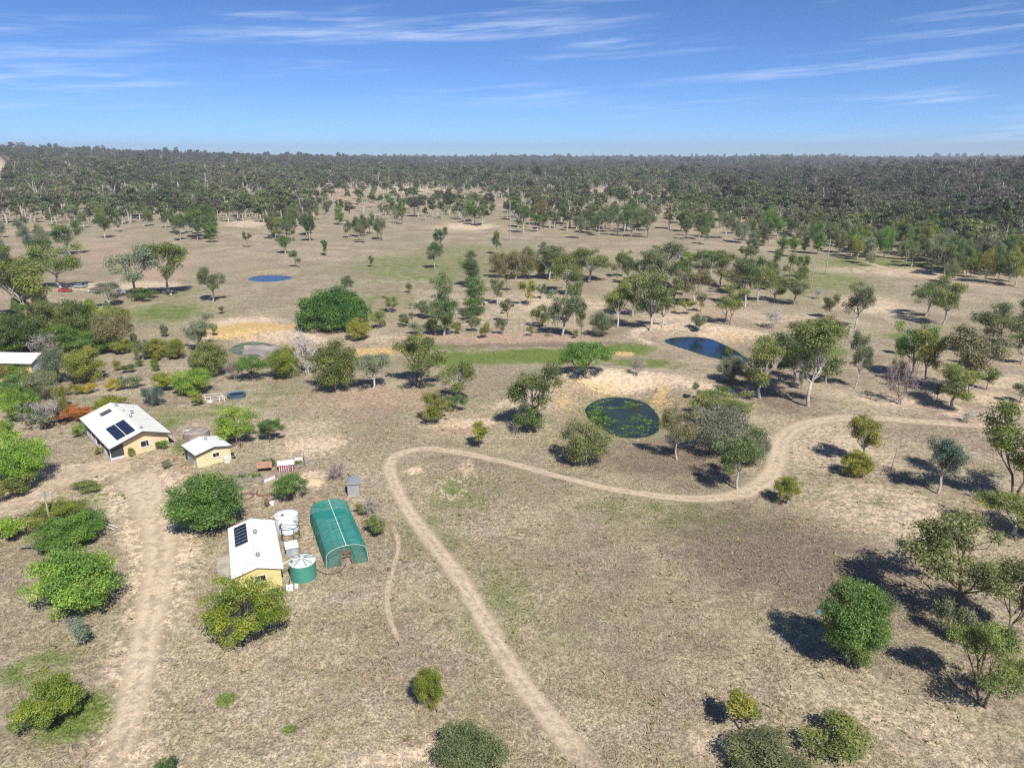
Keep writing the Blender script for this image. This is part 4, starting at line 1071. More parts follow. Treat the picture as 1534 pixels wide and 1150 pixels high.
scatter(10, 930, 1075, 408, 452, ['gum', 'gum', 'sapling'], ['gum', 'olive', 'brown', 'dark'], 11, 'tree filling the back of the central grove', 'back of the central grove', gap=6)
scatter(9, 1085, 1215, 395, 440, ['gum', 'gum', 'sapling'], ['gum', 'olive', 'dark'], 11, 'tree behind the row above the blue dam', 'trees behind the row above the blue dam', gap=7)
scatter(8, 730, 870, 395, 440, ['gum', 'sapling', 'feather'], ['gum', 'olive', 'brown'], 9, 'small tree around the grey thicket', 'small trees around the grey thicket', gap=6)
scatter(9, 1080, 1250, 535, 590, ['shrub', 'sapling', 'feather'], ['gum', 'olive', 'grey'], 4.0, 'undergrowth bush among the gums below the blue dam', 'undergrowth below the blue dam', name='shrub', gap=4)
scatter(9, 1330, 1480, 520, 605, ['shrub', 'sapling', 'feather', 'bare'], ['gum', 'olive', 'grey'], 4.5, 'undergrowth bush in the right gully', 'undergrowth in the right gully', name='shrub', gap=5)
scatter(12, 560, 900, 455, 508, ['shrub', 'shrub', 'sapling'], ['gum', 'olive', 'ygreen', 'grey'], 2.6, 'low bush dotting the bare slope at the centre', 'low bushes on the central slope', name='shrub', gap=6)
scatter(9, 20, 190, 470, 535, ['shrub', 'dense', 'feather'], ['green', 'bright', 'ygreen', 'grey'], 5, 'filler bush in the left grove', 'filler bushes in the left grove', name='shrub', gap=5)

# ------------------------------------------------------------------ the far forest: one mass
def forest_protos():
    coll = bpy.data.collections.new('forest_kit')
    objs = []
    for i in range(6):
        r = np.random.default_rng(400 + i)
        C = clump_centres(r, 20, (0, 0, 9.5), (3.2, 3.2, 4.2), .5, -.6, .08)
        me, v = leaf_mesh('forest_crown', C, r.uniform(1.0, 1.9, 20), .75, 60, 1.0, 70 + i, 'forest_leaf', .3)
        if i == 5:                                   # thin, half dead
            C = C[:10]; me, v = leaf_mesh('forest_crown', C, r.uniform(.6, 1.1, 10), .7, 16, .6, 70 + i, 'forest_leaf', .3)
        mb = MB(); mb.tube([(0, 0, -.5), (.15, .1, 4), (0, .1, 10)], [.36, .30, .18], 5, cap=False)
        for c in C[::2]: mb.tube([(.08, .1, r.uniform(4, 7.5)), c], [.12, .05], 3, cap=False)
        nv = len(me.vertices); nf = len(me.polygons)
        bm_v = np.zeros(nv * 3, np.float32); me.vertices.foreach_get('co', bm_v)
        allv = np.concatenate([bm_v.reshape(-1, 3), np.array(mb.v)]); faces = [tuple(range(q * 4, q * 4 + 4)) for q in range(nf)] + [tuple(j + nv for j in f) for f in mb.f]
        lf = np.zeros(nf, np.float32); me.attributes['leaf'].data.foreach_get('value', lf)
        m2 = bpy.data.meshes.new('forest_tree'); m2.from_pydata(allv.tolist(), [], faces)
        m2.materials.append(MATS['forest_leaf']); m2.materials.append(MATS['bark_pale'])
        m2.polygons.foreach_set('material_index', [0] * nf + [1] * len(mb.f))
        m2.attributes.new('leaf', 'FLOAT', 'FACE').data.foreach_set('value', np.concatenate([lf, np.zeros(len(mb.f), np.float32)]))
        o = bpy.data.objects.new('forest_kit_%d' % i, m2); coll.objects.link(o); objs.append(o)
        bpy.data.meshes.remove(me)
    return coll


HOUSE_SITES = []
def forest_density(px, py, d, az):
    low = np.interp(px, [0, 480, 520, 720, 760, 1000, 1040, 1200, 1300, 1400, 1534], [312, 312, 286, 286, 300, 312, 324, 356, 374, 392, 412])
    dens = np.where(py < low, 1.0, 0.0)
    sparse = (px < 1000) & (py > 283)
    dens = np.where(sparse, dens * np.where(px < 480, .55, .36), dens)
    dens = np.where((px < 1000) & (py > 268) & (py <= 283), dens * .9, dens)
    n = sine_noise(d * np.sin(az), d * np.cos(az), 77, 420, 3)
    dens *= np.where((px < 1040), sstep(n, -.65, -.05) * .8 + .2, 1)
    # open ground between the clearing and the forest, loose trees only
    loose = (py >= low) & (py < 340) & (px < 760); dens = np.where(loose, np.where(px < 470, .62, .14), dens)
    loose2 = (py >= low) & (py < 345) & (px >= 760) & (px < 1060); dens = np.where(loose2, .30, dens)
    q = (np.degrees(az) < -34.2) & (d > 1180) & (d < 1665)
    return np.where(q, .02, dens)


def build_forest():
    coll = forest_protos(); r = np.random.default_rng(2024)
    pts = []
    for d0, d1, per in ((330, 800, 75.), (800, 1500, 95.), (1500, 2600, 190.), (2600, 4200, 420.), (4200, 7000, 1500.)):
        area = .5 * (d1 * d1 - d0 * d0) * math.radians(86); n = int(area / per)
        d = np.sqrt(r.uniform(d0 * d0, d1 * d1, n)); az = np.radians(r.uniform(-43, 43, n))
        x, y = d * np.sin(az), d * np.cos(az)
        z0 = np.zeros(n)
        dep = y * cP + H * sP; up = y * sP - H * cP
        px, py = 767 + FPX * x / dep, 575 - FPX * up / dep
        keep = r.random(n) < forest_density(px, py, d, az)
        for hx, hy in HOUSE_SITES:
            L = math.hypot(hx, hy); ux, uy = hx / L, hy / L
            al = (x - hx) * ux + (y - hy) * uy; ac = np.abs(-(x - hx) * uy + (y - hy) * ux)
            keep &= ~((al > -170) & (al < 14) & (ac < 15))
        pts.append(np.stack([x, y, d, px, py], 1)[keep])
    P = np.concatenate(pts); n = len(P); x, y, d = P[:, 0], P[:, 1], P[:, 2]; z = terrain(x, y)
    far = sstep(d, 500, 1500)
    s = r.uniform(.7, 1.3, n) * (.95 + .25 * far) * (1 + .45 * sstep(d, 2500, 5000)); s[r.random(n) < .05] *= 1.5
    edge = np.interp(P[:, 3], [0, 1000, 1200, 1534], [310, 318, 358, 412]) - P[:, 4]
    fresh = np.clip(1.15 - edge / 55., 0, 1) * (P[:, 3] > 1000) + .85 * (P[:, 3] <= 1000) * sstep(P[:, 4], 256, 274)
    a_ = np.array([.150, .142, .115]); b_ = np.array([.190, .225, .110]); c_ = np.array([.115, .138, .090])
    u = r.random(n)[:, None]; col = a_ * (1 - u) + c_ * u
    col = col * (1 - fresh[:, None]) + (b_ * r.uniform(.7, 1.25, n)[:, None]) * fresh[:, None]
    wash = sine_noise(x, y, 91, 260, 3)[:, None]; col = col * (1 + .35 * wash) * np.where(wash > .15, np.array([1.12, .98, 1.12]), np.array([1.0, 1.06, .92]))
    rust = r.random(n) < .10; col[rust] = np.array([.155, .135, .115])
    col *= r.uniform(.75, 1.25, n)[:, None]
    idx = r.integers(0, 5, n); idx[r.random(n) < .26] = 5
    me = bpy.data.meshes.new('forest'); me.vertices.add(n); me.vertices.foreach_set('co', np.stack([x, y, z], 1).astype(np.float32).ravel())
    me.attributes.new('size', 'FLOAT_VECTOR', 'POINT').data.foreach_set('vector', np.stack([s * r.uniform(.9, 1.35, n), s * r.uniform(.9, 1.35, n), s], 1).astype(np.float32).ravel())
    me.attributes.new('turn', 'FLOAT_VECTOR', 'POINT').data.foreach_set('vector', np.stack([np.zeros(n), np.zeros(n), r.uniform(0, 6.28, n)], 1).astype(np.float32).ravel())
    me.attributes.new('pick', 'INT', 'POINT').data.foreach_set('value', idx.astype(np.int32))
    me.attributes.new('tint', 'FLOAT_COLOR', 'POINT').data.foreach_set('color', np.concatenate([col, np.ones((n, 1))], 1).astype(np.float32).ravel())
    ob = link('forest', me)
    ng = bpy.data.node_groups.new('forest_nodes', 'GeometryNodeTree')
    ng.interface.new_socket('Geometry', in_out='INPUT', socket_type='NodeSocketGeometry'); ng.interface.new_socket('Geometry', in_out='OUTPUT', socket_type='NodeSocketGeometry')
    N = ng.nodes; Lk = ng.links
    gi = N.new('NodeGroupInput'); go = N.new('NodeGroupOutput'); iop = N.new('GeometryNodeInstanceOnPoints'); ci = N.new('GeometryNodeCollectionInfo')
    ci.inputs['Collection'].default_value = coll; ci.inputs['Separate Children'].default_value = True; ci.inputs['Reset Children'].default_value = True
    def na(nm, ty):
        q = N.new('GeometryNodeInputNamedAttribute'); q.data_type = ty; q.inputs['Name'].default_value = nm; return q.outputs['Attribute']
    Lk.new(gi.outputs[0], iop.inputs['Points']); Lk.new(ci.outputs[0], iop.inputs['Instance']); iop.inputs['Pick Instance'].default_value = True
    Lk.new(na('pick', 'INT'), iop.inputs['Instance Index']); Lk.new(na('turn', 'FLOAT_VECTOR'), iop.inputs['Rotation']); Lk.new(na('size', 'FLOAT_VECTOR'), iop.inputs['Scale'])
    Lk.new(iop.outputs[0], go.inputs[0])
    md = ob.modifiers.new('trees', 'NODES'); md.node_group = ng
    tag(ob, 'grey green eucalypt forest covering the distance to the horizon', 'forest', kind='stuff')
    print('forest trees', n)
# ------------------------------------------------------------------ buildings
def gz(x, y): return float(terrain(np.array([x]), np.array([y]))[0])


def roof_part(root, xl, xr, y0, y1, zl, zr, xa, za, mat, trim='trim_dark', th=.07):
    mb = MB(); mb.slab([(xl, y0, zl), (xa, y0, za), (xa, y1, za), (xl, y1, zl)], th); mb.slab([(xa, y0, za), (xr, y0, zr), (xr, y1, zr), (xa, y1, za)], th)
    rf = mb.build('roof', mat, root)
    c = MB(); c.hexa([(xa - .22, y0 - .02, za - .05), (xa + .22, y0 - .02, za - .05), (xa + .22, y1 + .02, za - .05), (xa - .22, y1 + .02, za - .05), (xa - .03, y0 - .02, za + .045), (xa + .03, y0 - .02, za + .045), (xa + .03, y1 + .02, za + .045), (xa - .03, y1 + .02, za + .045)])
    c.build('ridge_cap', mat, rf)
    for x, z, s in ((xl, zl, -1), (xr, zr, 1)):
        MB().box((x + s * .06, (y0 + y1) / 2, z - .09), (.12, y1 - y0, .12)).build('gutter', trim, rf)
    for y, s in ((y0, -1), (y1, 1)):
        f = MB()
        for (xa_, za_), (xb_, zb_) in (((xl, zl), (xa, za)), ((xa, za), (xr, zr))):
            f.hexa([(xa_, y + s * .003, za_ - .22), (xb_, y + s * .003, zb_ - .22), (xb_, y + s * .05, zb_ - .22), (xa_, y + s * .05, za_ - .22), (xa_, y + s * .003, za_ - .02), (xb_, y + s * .003, zb_ - .02), (xb_, y + s * .05, zb_ - .02), (xa_, y + s * .05, za_ - .02)])
        f.build('barge_board', trim, rf)
    return rf


def wall_prism(root, xl, xr, y0, y1, zl, zr, xa, za, mat, base=-.5):
    mb = MB(); p = [(xl, base), (xr, base), (xr, zr), (xa, za), (xl, zl)]
    vs = [(x, y0, z) for x, z in p] + [(x, y1, z) for x, z in p]
    mb.add(vs, [(0, 1, 2, 3, 4), (9, 8, 7, 6, 5), (0, 5, 6, 1), (1, 6, 7, 2), (2, 7, 8, 3), (3, 8, 9, 4), (4, 9, 5, 0)])
    return mb.build('wall', mat, root)


def window(root, c, w, h, axis, s, curtain=False, bars=1):
    """a framed window on a wall face; axis 'y': wall faces along y, s is the outward sign"""
    x, y, z = c
    def bx(dx, dz, ww, hh, t, o):
        return ((x + dx, y + s * o, z + dz), (ww, t, hh)) if axis == 'y' else ((x + s * o, y + dx, z + dz), (t, ww, hh))
    wn = MB().box(*bx(0, 0, w - .02, h - .02, .02, .012)).build('window', 'glass_dark', root)
    f = MB()
    for dx, dz, ww, hh in ((-w / 2, 0, .07, h + .07), (w / 2, 0, .07, h + .07), (0, -h / 2, w - .07, .07), (0, h / 2, w - .07, .07)): f.box(*bx(dx, dz, ww, hh, .06, .035))
    for b in range(bars): f.box(*bx(-w / 2 + w * (b + 1) / (bars + 1), 0, .04, h - .08, .04, .03))
    f.build('frame', 'trim_white', wn)
    MB().box(*bx(0, -h / 2 - .075, w + .16, .07, .12, .062)).build('sill', 'trim_white', wn)
    if curtain: MB().box(*bx(w * .34, .02, w * .26, h * .8, .02, .025)).build('curtain', 'curtain', wn)
    return wn


def turbine(rf, x, y, z):
    mb = MB(); mb.lathe([(.001, -.1), (.13, -.1), (.13, .14), (.22, .2), (.25, .32), (.2, .44), (.08, .5), (.001, .51)], 12, (x, y, z))
    mb.build('roof_vent', 'vent_metal', rf, True)


def panels(rf, x0, z0, x1, z1, y0, y1, nu, nv, gap_u=.14, gap_v=.17, lift=.13):
    """solar panels lying on the slope that runs from (x0,z0) up to (x1,z1)"""
    def P(u, y, h):
        L = math.hypot(x1 - x0, z1 - z0); nx, nz = -(z1 - z0) / L, (x1 - x0) / L
        return (x0 + (x1 - x0) * u + nx * h, y, z0 + (z1 - z0) * u + nz * h)
    L = math.hypot(x1 - x0, z1 - z0)
    for i in range(nu):
        for j in range(nv):
            u0, u1 = i / nu + gap_u / 2 / L, (i + 1) / nu - gap_u / 2 / L; a = y0 + (y1 - y0) * j / nv + gap_v / 2; b = y0 + (y1 - y0) * (j + 1) / nv - gap_v / 2
            pn = MB().slab([P(u0, a, lift), P(u1, a, lift), P(u1, b, lift), P(u0, b, lift)], .04).build('solar_panel', 'panel_blue', rf)
    for u in ((.5 / nu), 1 - .5 / nu) if nu == 1 else [(k + .25) / nu for k in range(nu)] + [(k + .75) / nu for k in range(nu)]:
        MB().tube([P(u, y0 - .1, lift - .085), P(u, y1 + .1, lift - .085)], .035, 4).build('panel_rail', 'alloy', rf)


def brick_house():
    cx, cy = -68.0, 116.7; z = gz(cx, cy)
    rt = thing('brick_house', 'apricot brick house with cream roof, verandah and two solar arrays', 'house', (cx, cy, z), math.radians(42.5))
    xl, xr, y0, y1, xa, za, zl, zr = -5.0, 4.75, -9.5, 9.8, .35, 4.1, 2.35, 2.6
    wall_prism(rt, -2.75, 4.3, -8.7, 9.2, 3.0 - .05, 2.66, xa, 3.95, 'brick_apricot')
    rf = roof_part(rt, xl, xr, y0, y1, zl, zr, xa, za, 'roof_cream')
    def zs(x): return zl + (za - zl) * (x - xl) / (xa - xl)
    panels(rf, -3.35, zs(-3.35), -.25, zs(-.25), -8.0, -1.1, 2, 7)
    panels(rf, -2.3, zs(-2.3), -.5, zs(-.5), 5.0, 6.9, 1, 2, .02, .4)
    for x, y in ((.75, 7.3), (1.0, -.6), (.6, -8.0)): turbine(rf, x, y, 4.0)
    an = MB(); an.tube([(.9, 3.4, 3.9), (.9, 3.4, 5.0)], .025, 4)
    for q in range(4): an.tube([(.55, 3.2 + q * .16, 4.95), (1.25, 3.2 + q * .16, 4.95)], .015, 4)
    an.tube([(.9, 3.1, 4.95), (.9, 3.8, 4.95)], .02, 4); an.build('aerial', 'alloy', rf)
    MB().lathe([(.001, 0), (.2, .04), (.34, .14)], 14, (2.0, 2.4, 3.9)).build('satellite_dish', 'vent_metal', rf)
    sl = MB().box((-3.85, .1, -.12), (2.1, 18.2, .5)).build('verandah_floor', 'concrete', rt)
    for k in range(7): MB().box((-4.78, -8.8 + k * 2.95, 1.1), (.1, .1, 2.3)).build('post', 'trim_white', rt)
    for k in range(6):
        if k in (2,): continue
        MB().box((-4.78, -8.8 + (k + .5) * 2.95, .62), (.05, 2.75, .75)).build('verandah_rail', 'trim_white', rt)
    MB().box((-3.75, -8.82, 1.42), (1.9, .04, 1.9)).build('screen_or_opening_shade', 'trim_dark', rt); MB().box((-4.815, -7.9, 1.45), (.03, 1.7, 1.7)).build('screen_or_opening_shade', 'trim_green', rt)  # dark sheet stands for the shade in the verandah opening; green one screens
    MB().box((-3.75, -8.86, .32), (1.9, .09, .30)).build('step', 'trim_white', rt)
    window(rt, (.75, -8.7, 1.55), 1.7, 1.05, 'y', -1, True)
    for yy in (-5.5, -1.0, 5.5): window(rt, (-2.75, yy, 1.5), 1.6, 1.1, 'x', -1)
    for yy in (-5, 0, 5): window(rt, (4.3, yy, 1.5), 1.5, 1.0, 'x', 1)
    d = MB().box((-2.79, 2.4, 1.12), (.07, .9, 2.0)).build('door', 'timber_brown', rt); MB().box((-2.86, 2.1, 1.1), (.06, .06, .06)).build('handle', 'alloy', d)
    MB().box((5.2, -5.6, .02), (1.7, 3.4, .3)).build('patio', 'concrete', rt)


def cream_shed():
    cx, cy = -50.1, 107.9; z = gz(cx, cy)
    rt = thing('cream_shed', 'small square cream shed with white gable roof beside the brick house', 'shed', (cx, cy, z), math.radians(44))
    xl, xr, y0, y1, xa, za, ze = -3.0, 3.0, -2.95, 3.0, .1, 2.95, 2.3
    wall_prism(rt, -2.75, 2.75, -2.6, 2.75, 2.26, 2.26, xa, 2.84, 'wall_cream')
    rf = roof_part(rt, xl, xr, y0, y1, ze, ze, xa, za, 'roof_white')
    turbine(rf, .3, .9, 2.9)
    window(rt, (.35, -2.6, 1.35), 1.05, .75, 'y', -1)
    d = MB().box((-2.78, -.4, 1.05), (.06, 2.0, 2.05)).build('roller_door', 'wall_grey', rt); MB().box((-2.83, -.4, .3), (.04, .3, .06)).build('handle', 'alloy', d)
    MB().box((-2.79, 1.7, 1.0), (.07, .8, 1.95)).build('door', 'trim_dark', rt)


def white_shed():
    cx, cy = -31.2, 75.9; z = gz(cx, cy)
    rt = thing('white_shed', 'long pale yellow shed with white roof beside the water tanks', 'shed', (cx, cy, z), math.radians(22.5))
    xl, xr, y0, y1, xa, za, ze = -2.7, 2.7, -6.0, 6.0, 0.0, 3.4, 2.6
    wall_prism(rt, -2.5, 2.5, -5.75, 5.75, 2.58, 2.58, xa, 3.28, 'wall_yellow')
    rf = roof_part(rt, xl, xr, y0, y1, ze, ze, xa, za, 'roof_white', 'trim_white')
    panels(rf, -2.1, 2.6 + .8 * .6 / 2.7, -.6, 2.6 + .8 * 2.1 / 2.7, .2, 5.2, 1, 6, .02, .22)
    turbine(rf, .3, 1.9, 3.35); turbine(rf, .25, -3.8, 3.35)
    for yy in (-3.6, 0.2, 3.8):
        d = MB().box((-2.53, yy, 1.15), (.06, 2.6, 2.25)).build('roller_door', 'wall_grey', rt); MB().box((-2.58, yy, .35), (.04, .3, .06)).build('handle', 'alloy', d)
    window(rt, (2.5, 1.0, 1.5), 1.2, .8, 'x', 1); window(rt, (.2, -5.75, 1.6), 1.2, .8, 'y', -1)
    ap = MB(); ap.box((-3.55, .9, -.06), (1.75, 10.6, .3))
    tag(ap.build('concrete_apron', 'concrete', None, False, (cx, cy, z), math.radians(22.5)), 'worn concrete apron along the driveway side of the white shed', 'concrete slab')


def lying(p0, p1, r): return MB().tube([p0, ((p0[0] + p1[0]) / 2, (p0[1] + p1[1]) / 2, (p0[2] + p1[2]) / 2 + .02), p1], [r, r * .9, r * .75], 6)


def tanks():
    x, y = -30.15, 84.9; z = gz(x, y)
    t = thing('water_tank', 'white corrugated water tank with open dark hatch behind the white shed', 'water tank', (x, y, z))
    MB().lathe([(1.5, -.2), (1.5, 2.25), (1.46, 2.3)], 36).build('tank_wall', 'tank_white', t, True)
    MB().lathe([(1.5, 2.30), (1.42, 2.36), (.8, 2.44), (.001, 2.52)], 36).build('lid', 'trim_white', t, True)
    MB().lathe([(1.5, 2.22), (1.55, 2.25), (1.55, 2.33), (1.5, 2.34)], 36).build('rim', 'tank_white', t, True)
    MB().lathe([(.26, 2.5), (.26, 2.56), (.001, 2.57)], 14, (-.35, -.5, -.06)).build('hatch', 'trim_dark', t)
    MB().tube([(-.4, -.55, 2.5), (-1.1, -1.0, 2.75), (-1.5, -1.25, 2.5)], .05, 6).build('inlet_pipe', 'pvc_white', t)
    x, y = -24.8, 73.55; z = gz(x, y)
    t = thing('water_tank', 'green corrugated water tank with pale ribbed lid at the near end of the white shed', 'water tank', (x, y, z))
    MB().lathe([(1.52, -.2), (1.52, 2.1)], 40).build('tank_wall', 'tank_green', t, True)
    MB().lathe([(1.56, 2.06), (1.58, 2.12), (1.5, 2.17), (.001, 2.5)], 24).build('lid', 'tank_lid', t)
    for k in range(12):
        a = 6.283 * k / 12 + .1
        MB().tube([(.15 * math.cos(a), .15 * math.sin(a), 2.50), (1.5 * math.cos(a), 1.5 * math.sin(a), 2.2)], [.035, .045], 4).build('rib', 'steel_dark' if k % 3 else 'pvc_white', t)
    MB().lathe([(.2, 2.44), (.2, 2.56), (.001, 2.58)], 12).build('cap', 'pvc_white', t)
    MB().lathe([(.16, 2.25), (.16, 2.36), (.001, 2.37)], 10, (-1.15, -.35, 0)).build('hatch', 'trim_dark', t)
    a = at(421, 851); b = (x - 1.2, y - .3, z + 2.42)
    c = (-31.2 + 2.7 * math.cos(.3927) + 5.2 * math.sin(.3927), 75.9 + 2.7 * math.sin(.3927) - 5.2 * math.cos(.3927), gz(-31.2, 75.9) + 2.5)
    tag(MB().tube([c, ((c[0] + b[0]) / 2, (c[1] + b[1]) / 2, 2.5 + z), b], .06, 6).build('downpipe', 'pvc_white'), 'white pipe bridging from the white shed gutter to the green tank', 'pipe')
    # black hose from the tank to the shade house
    P = [at(472, 852, .05), at(480, 857, .04), at(490, 860, .04), at(503, 859, .04), at(513, 853, .04), at(518, 845, .04)]
    P = catmull(P, .3); tag(MB().tube([tuple(p) for p in P], .05, 6).build('hose', 'hose'), 'black hose curving from the green tank to the shade house door', 'hose')
    # old concrete tank behind the cream shed
    x, y = plane_point(295, 657); z = gz(x, y)
    t = thing('concrete_tank', 'old round concrete tank with stained domed top behind the cream shed', 'water tank', (x, y, z))
    MB().lathe([(2.15, -.2), (2.15, 1.15)], 32).build('tank_wall', 'concrete_old', t, True)
    MB().lathe([(2.2, 1.12), (2.22, 1.2), (1.4, 1.42), (.001, 1.52)], 28).build('lid', 'concrete_old', t)
    MB().tube([(-1.2, -1.9, 1.9), (-.6, -.4, 1.62)], .06, 6).build('inlet_pipe', 'pvc_white', t)
    MB().box((-1.1, -.5, 1.46), (.6, .6, .12)).build('hatch', 'trim_white', t)
    # pump house with a white top
    x, y = plane_point(437, 833); z = gz(x, y)
    t = thing('pump_box', 'white topped blue grey pump box between the two water tanks', 'pump box', (x, y + .3, z), math.radians(22))
    MB().box((0, .4, .4), (1.45, 1.75, 1.3)).build('body', 'box_blue', t); MB().box((0, .4, 1.09), (1.6, 1.95, .07)).build('lid', 'trim_white', t); MB().box((.2, -.5, .45), (.6, .04, .8)).build('door', 'wall_grey', t)
    # dark round steel frame in front of the white tank
    x, y = plane_point(435, 806); z = gz(x, y)
    t = thing('steel_frame', 'round black steel hoop frame on four legs beside the white tank', 'frame', (x, y, z))
    for nm, hh, rr in (('hoop', 1.75, 1.25), ('lower_hoop', .12, 1.15)):
        MB().tube([(rr * math.cos(6.2832 * k / 24), rr * math.sin(6.2832 * k / 24), hh) for k in range(25)], .045, 5, cap=False).build(nm, 'steel_dark', t)
    for k in range(5):
        a = 6.283 * k / 5 + .4; MB().tube([(1.2 * math.cos(a), 1.2 * math.sin(a), 0), (1.25 * math.cos(a), 1.25 * math.sin(a), 1.75)], .04, 5).build('leg', 'steel_dark', t)
    MB().tube([(-1.2, 0, 1.75), (1.2, .2, 1.75)], .035, 5).build('brace', 'steel_dark', t)
    # pump by the green tank
    x, y, z = at(434, 882)
    t = thing('water_pump', 'small white pump with upright pipes at the foot of the green tank', 'pump', (x, y, z), .3)
    MB().box((0, 0, .22), (.75, .65, .45)).build('housing', 'pvc_white', t); MB().tube([(.1, .2, .4), (.15, .35, 1.3)], .05, 6).build('pipe', 'alloy', t); MB().tube([(-.1, .2, .4), (.1, .5, 1.05)], .045, 6).build('pipe', 'steel_dark', t)
    MB().lathe([(.22, 0), (.24, .3), (.2, .4), (.001, .42)], 12, (.75, .1, 0)).build('drum', 'pvc_white', t)


def shade_house():
    cx, cy = -22.7, 82.2; z = gz(cx, cy)
    t = thing('shade_house', 'green shade net tunnel house with an open doorway at its near end', 'shade house', (cx, cy, z), math.radians(23))
    W, y0, y1, hs, ha = 2.55, -6.45, 6.6, 1.75, 2.85
    prof = [(-W - .12, -.1), (-W, hs * .6), (-W + .05, hs)] + [(-(W - .05) * math.cos(math.pi * k / 12), hs + (ha - hs) * math.sin(math.pi * k / 12)) for k in range(1, 12)] + [(W - .05, hs), (W, hs * .6), (W + .12, -.1)]
    mb = MB(); ys = np.linspace(y0, y1, 15); n = len(prof)
    vs = [(x, y, zz - (.06 * abs(math.sin((j % 2) * math.pi / 2)) if hs < zz else 0)) for j, y in enumerate(ys) for x, zz in prof]
    mb.add(vs, [(j * n + k, j * n + k + 1, (j + 1) * n + k + 1, (j + 1) * n + k) for j in range(len(ys) - 1) for k in range(n - 1)])
    mb.build('roof_net', 'net_green', t, True)
    for y in (y0, y1):
        if y == y1: e = MB().add([(x, y, zz) for x, zz in prof], [tuple(range(n))])
        else:
            L = [p for p in prof if p[0] <= -.75] + [(-.75, hs + (ha - hs) * .95), (-.75, -.1)]
            Rr = [(.55, -.1), (.55, hs + (ha - hs) * .97)] + [p for p in prof if p[0] >= .55]
            e = MB().add([(x, y, zz) for x, zz in L], [tuple(range(len(L)))]); e.add([(x, y, zz) for x, zz in Rr], [tuple(range(len(Rr)))])
            top = [(x, zz) for x, zz in prof if -.75 < x < .55]
            e.add([(x, y, zz) for x, zz in [(.55, hs + (ha - hs) * .97)] + top[::-1] + [(-.75, hs + (ha - hs) * .95), (-.75, 2.05), (.55, 2.05)]], [tuple(range(len(top) + 4))])
        e.build('end_net', 'net_front', t)
    for j, y in enumerate(ys):
        if j % 2: continue
        MB().tube([(x * .985, y, zz - .03) for x, zz in prof], .028, 5).build('hoop', 'trim_green' if j else 'tank_lid', t)
    MB().tube([(0, y0, ha + .035), (0, y1, ha + .035)], .055, 6).build('ridge_pipe', 'tank_lid', t)
    for x in (-.75, .55): MB().box((x, y0 - .03, .95), (.09, .09, 2.2)).build('door_post', 'timber_brown', t)
    MB().box((-.1, y0 - .03, 2.08), (1.4, .1, .1)).build('door_head', 'timber_brown', t)
    for s in (-1, 1): MB().tube([(s * (W + .1), y0, .06), (s * (W + .1), y1, .06)], .05, 5).build('base_rail', 'trim_green', t)
    MB().box((-.1, 0, .02), (1.2, 12.4, .08)).build('floor_path', 'concrete', t)
    g = MB(); r = random.Random(4)
    for s in (-1.55, 1.6):
        b = MB().box((s, 0, .32), (1.1, 11.6, .7)).build('plant_bench', 'timber_grey', t)


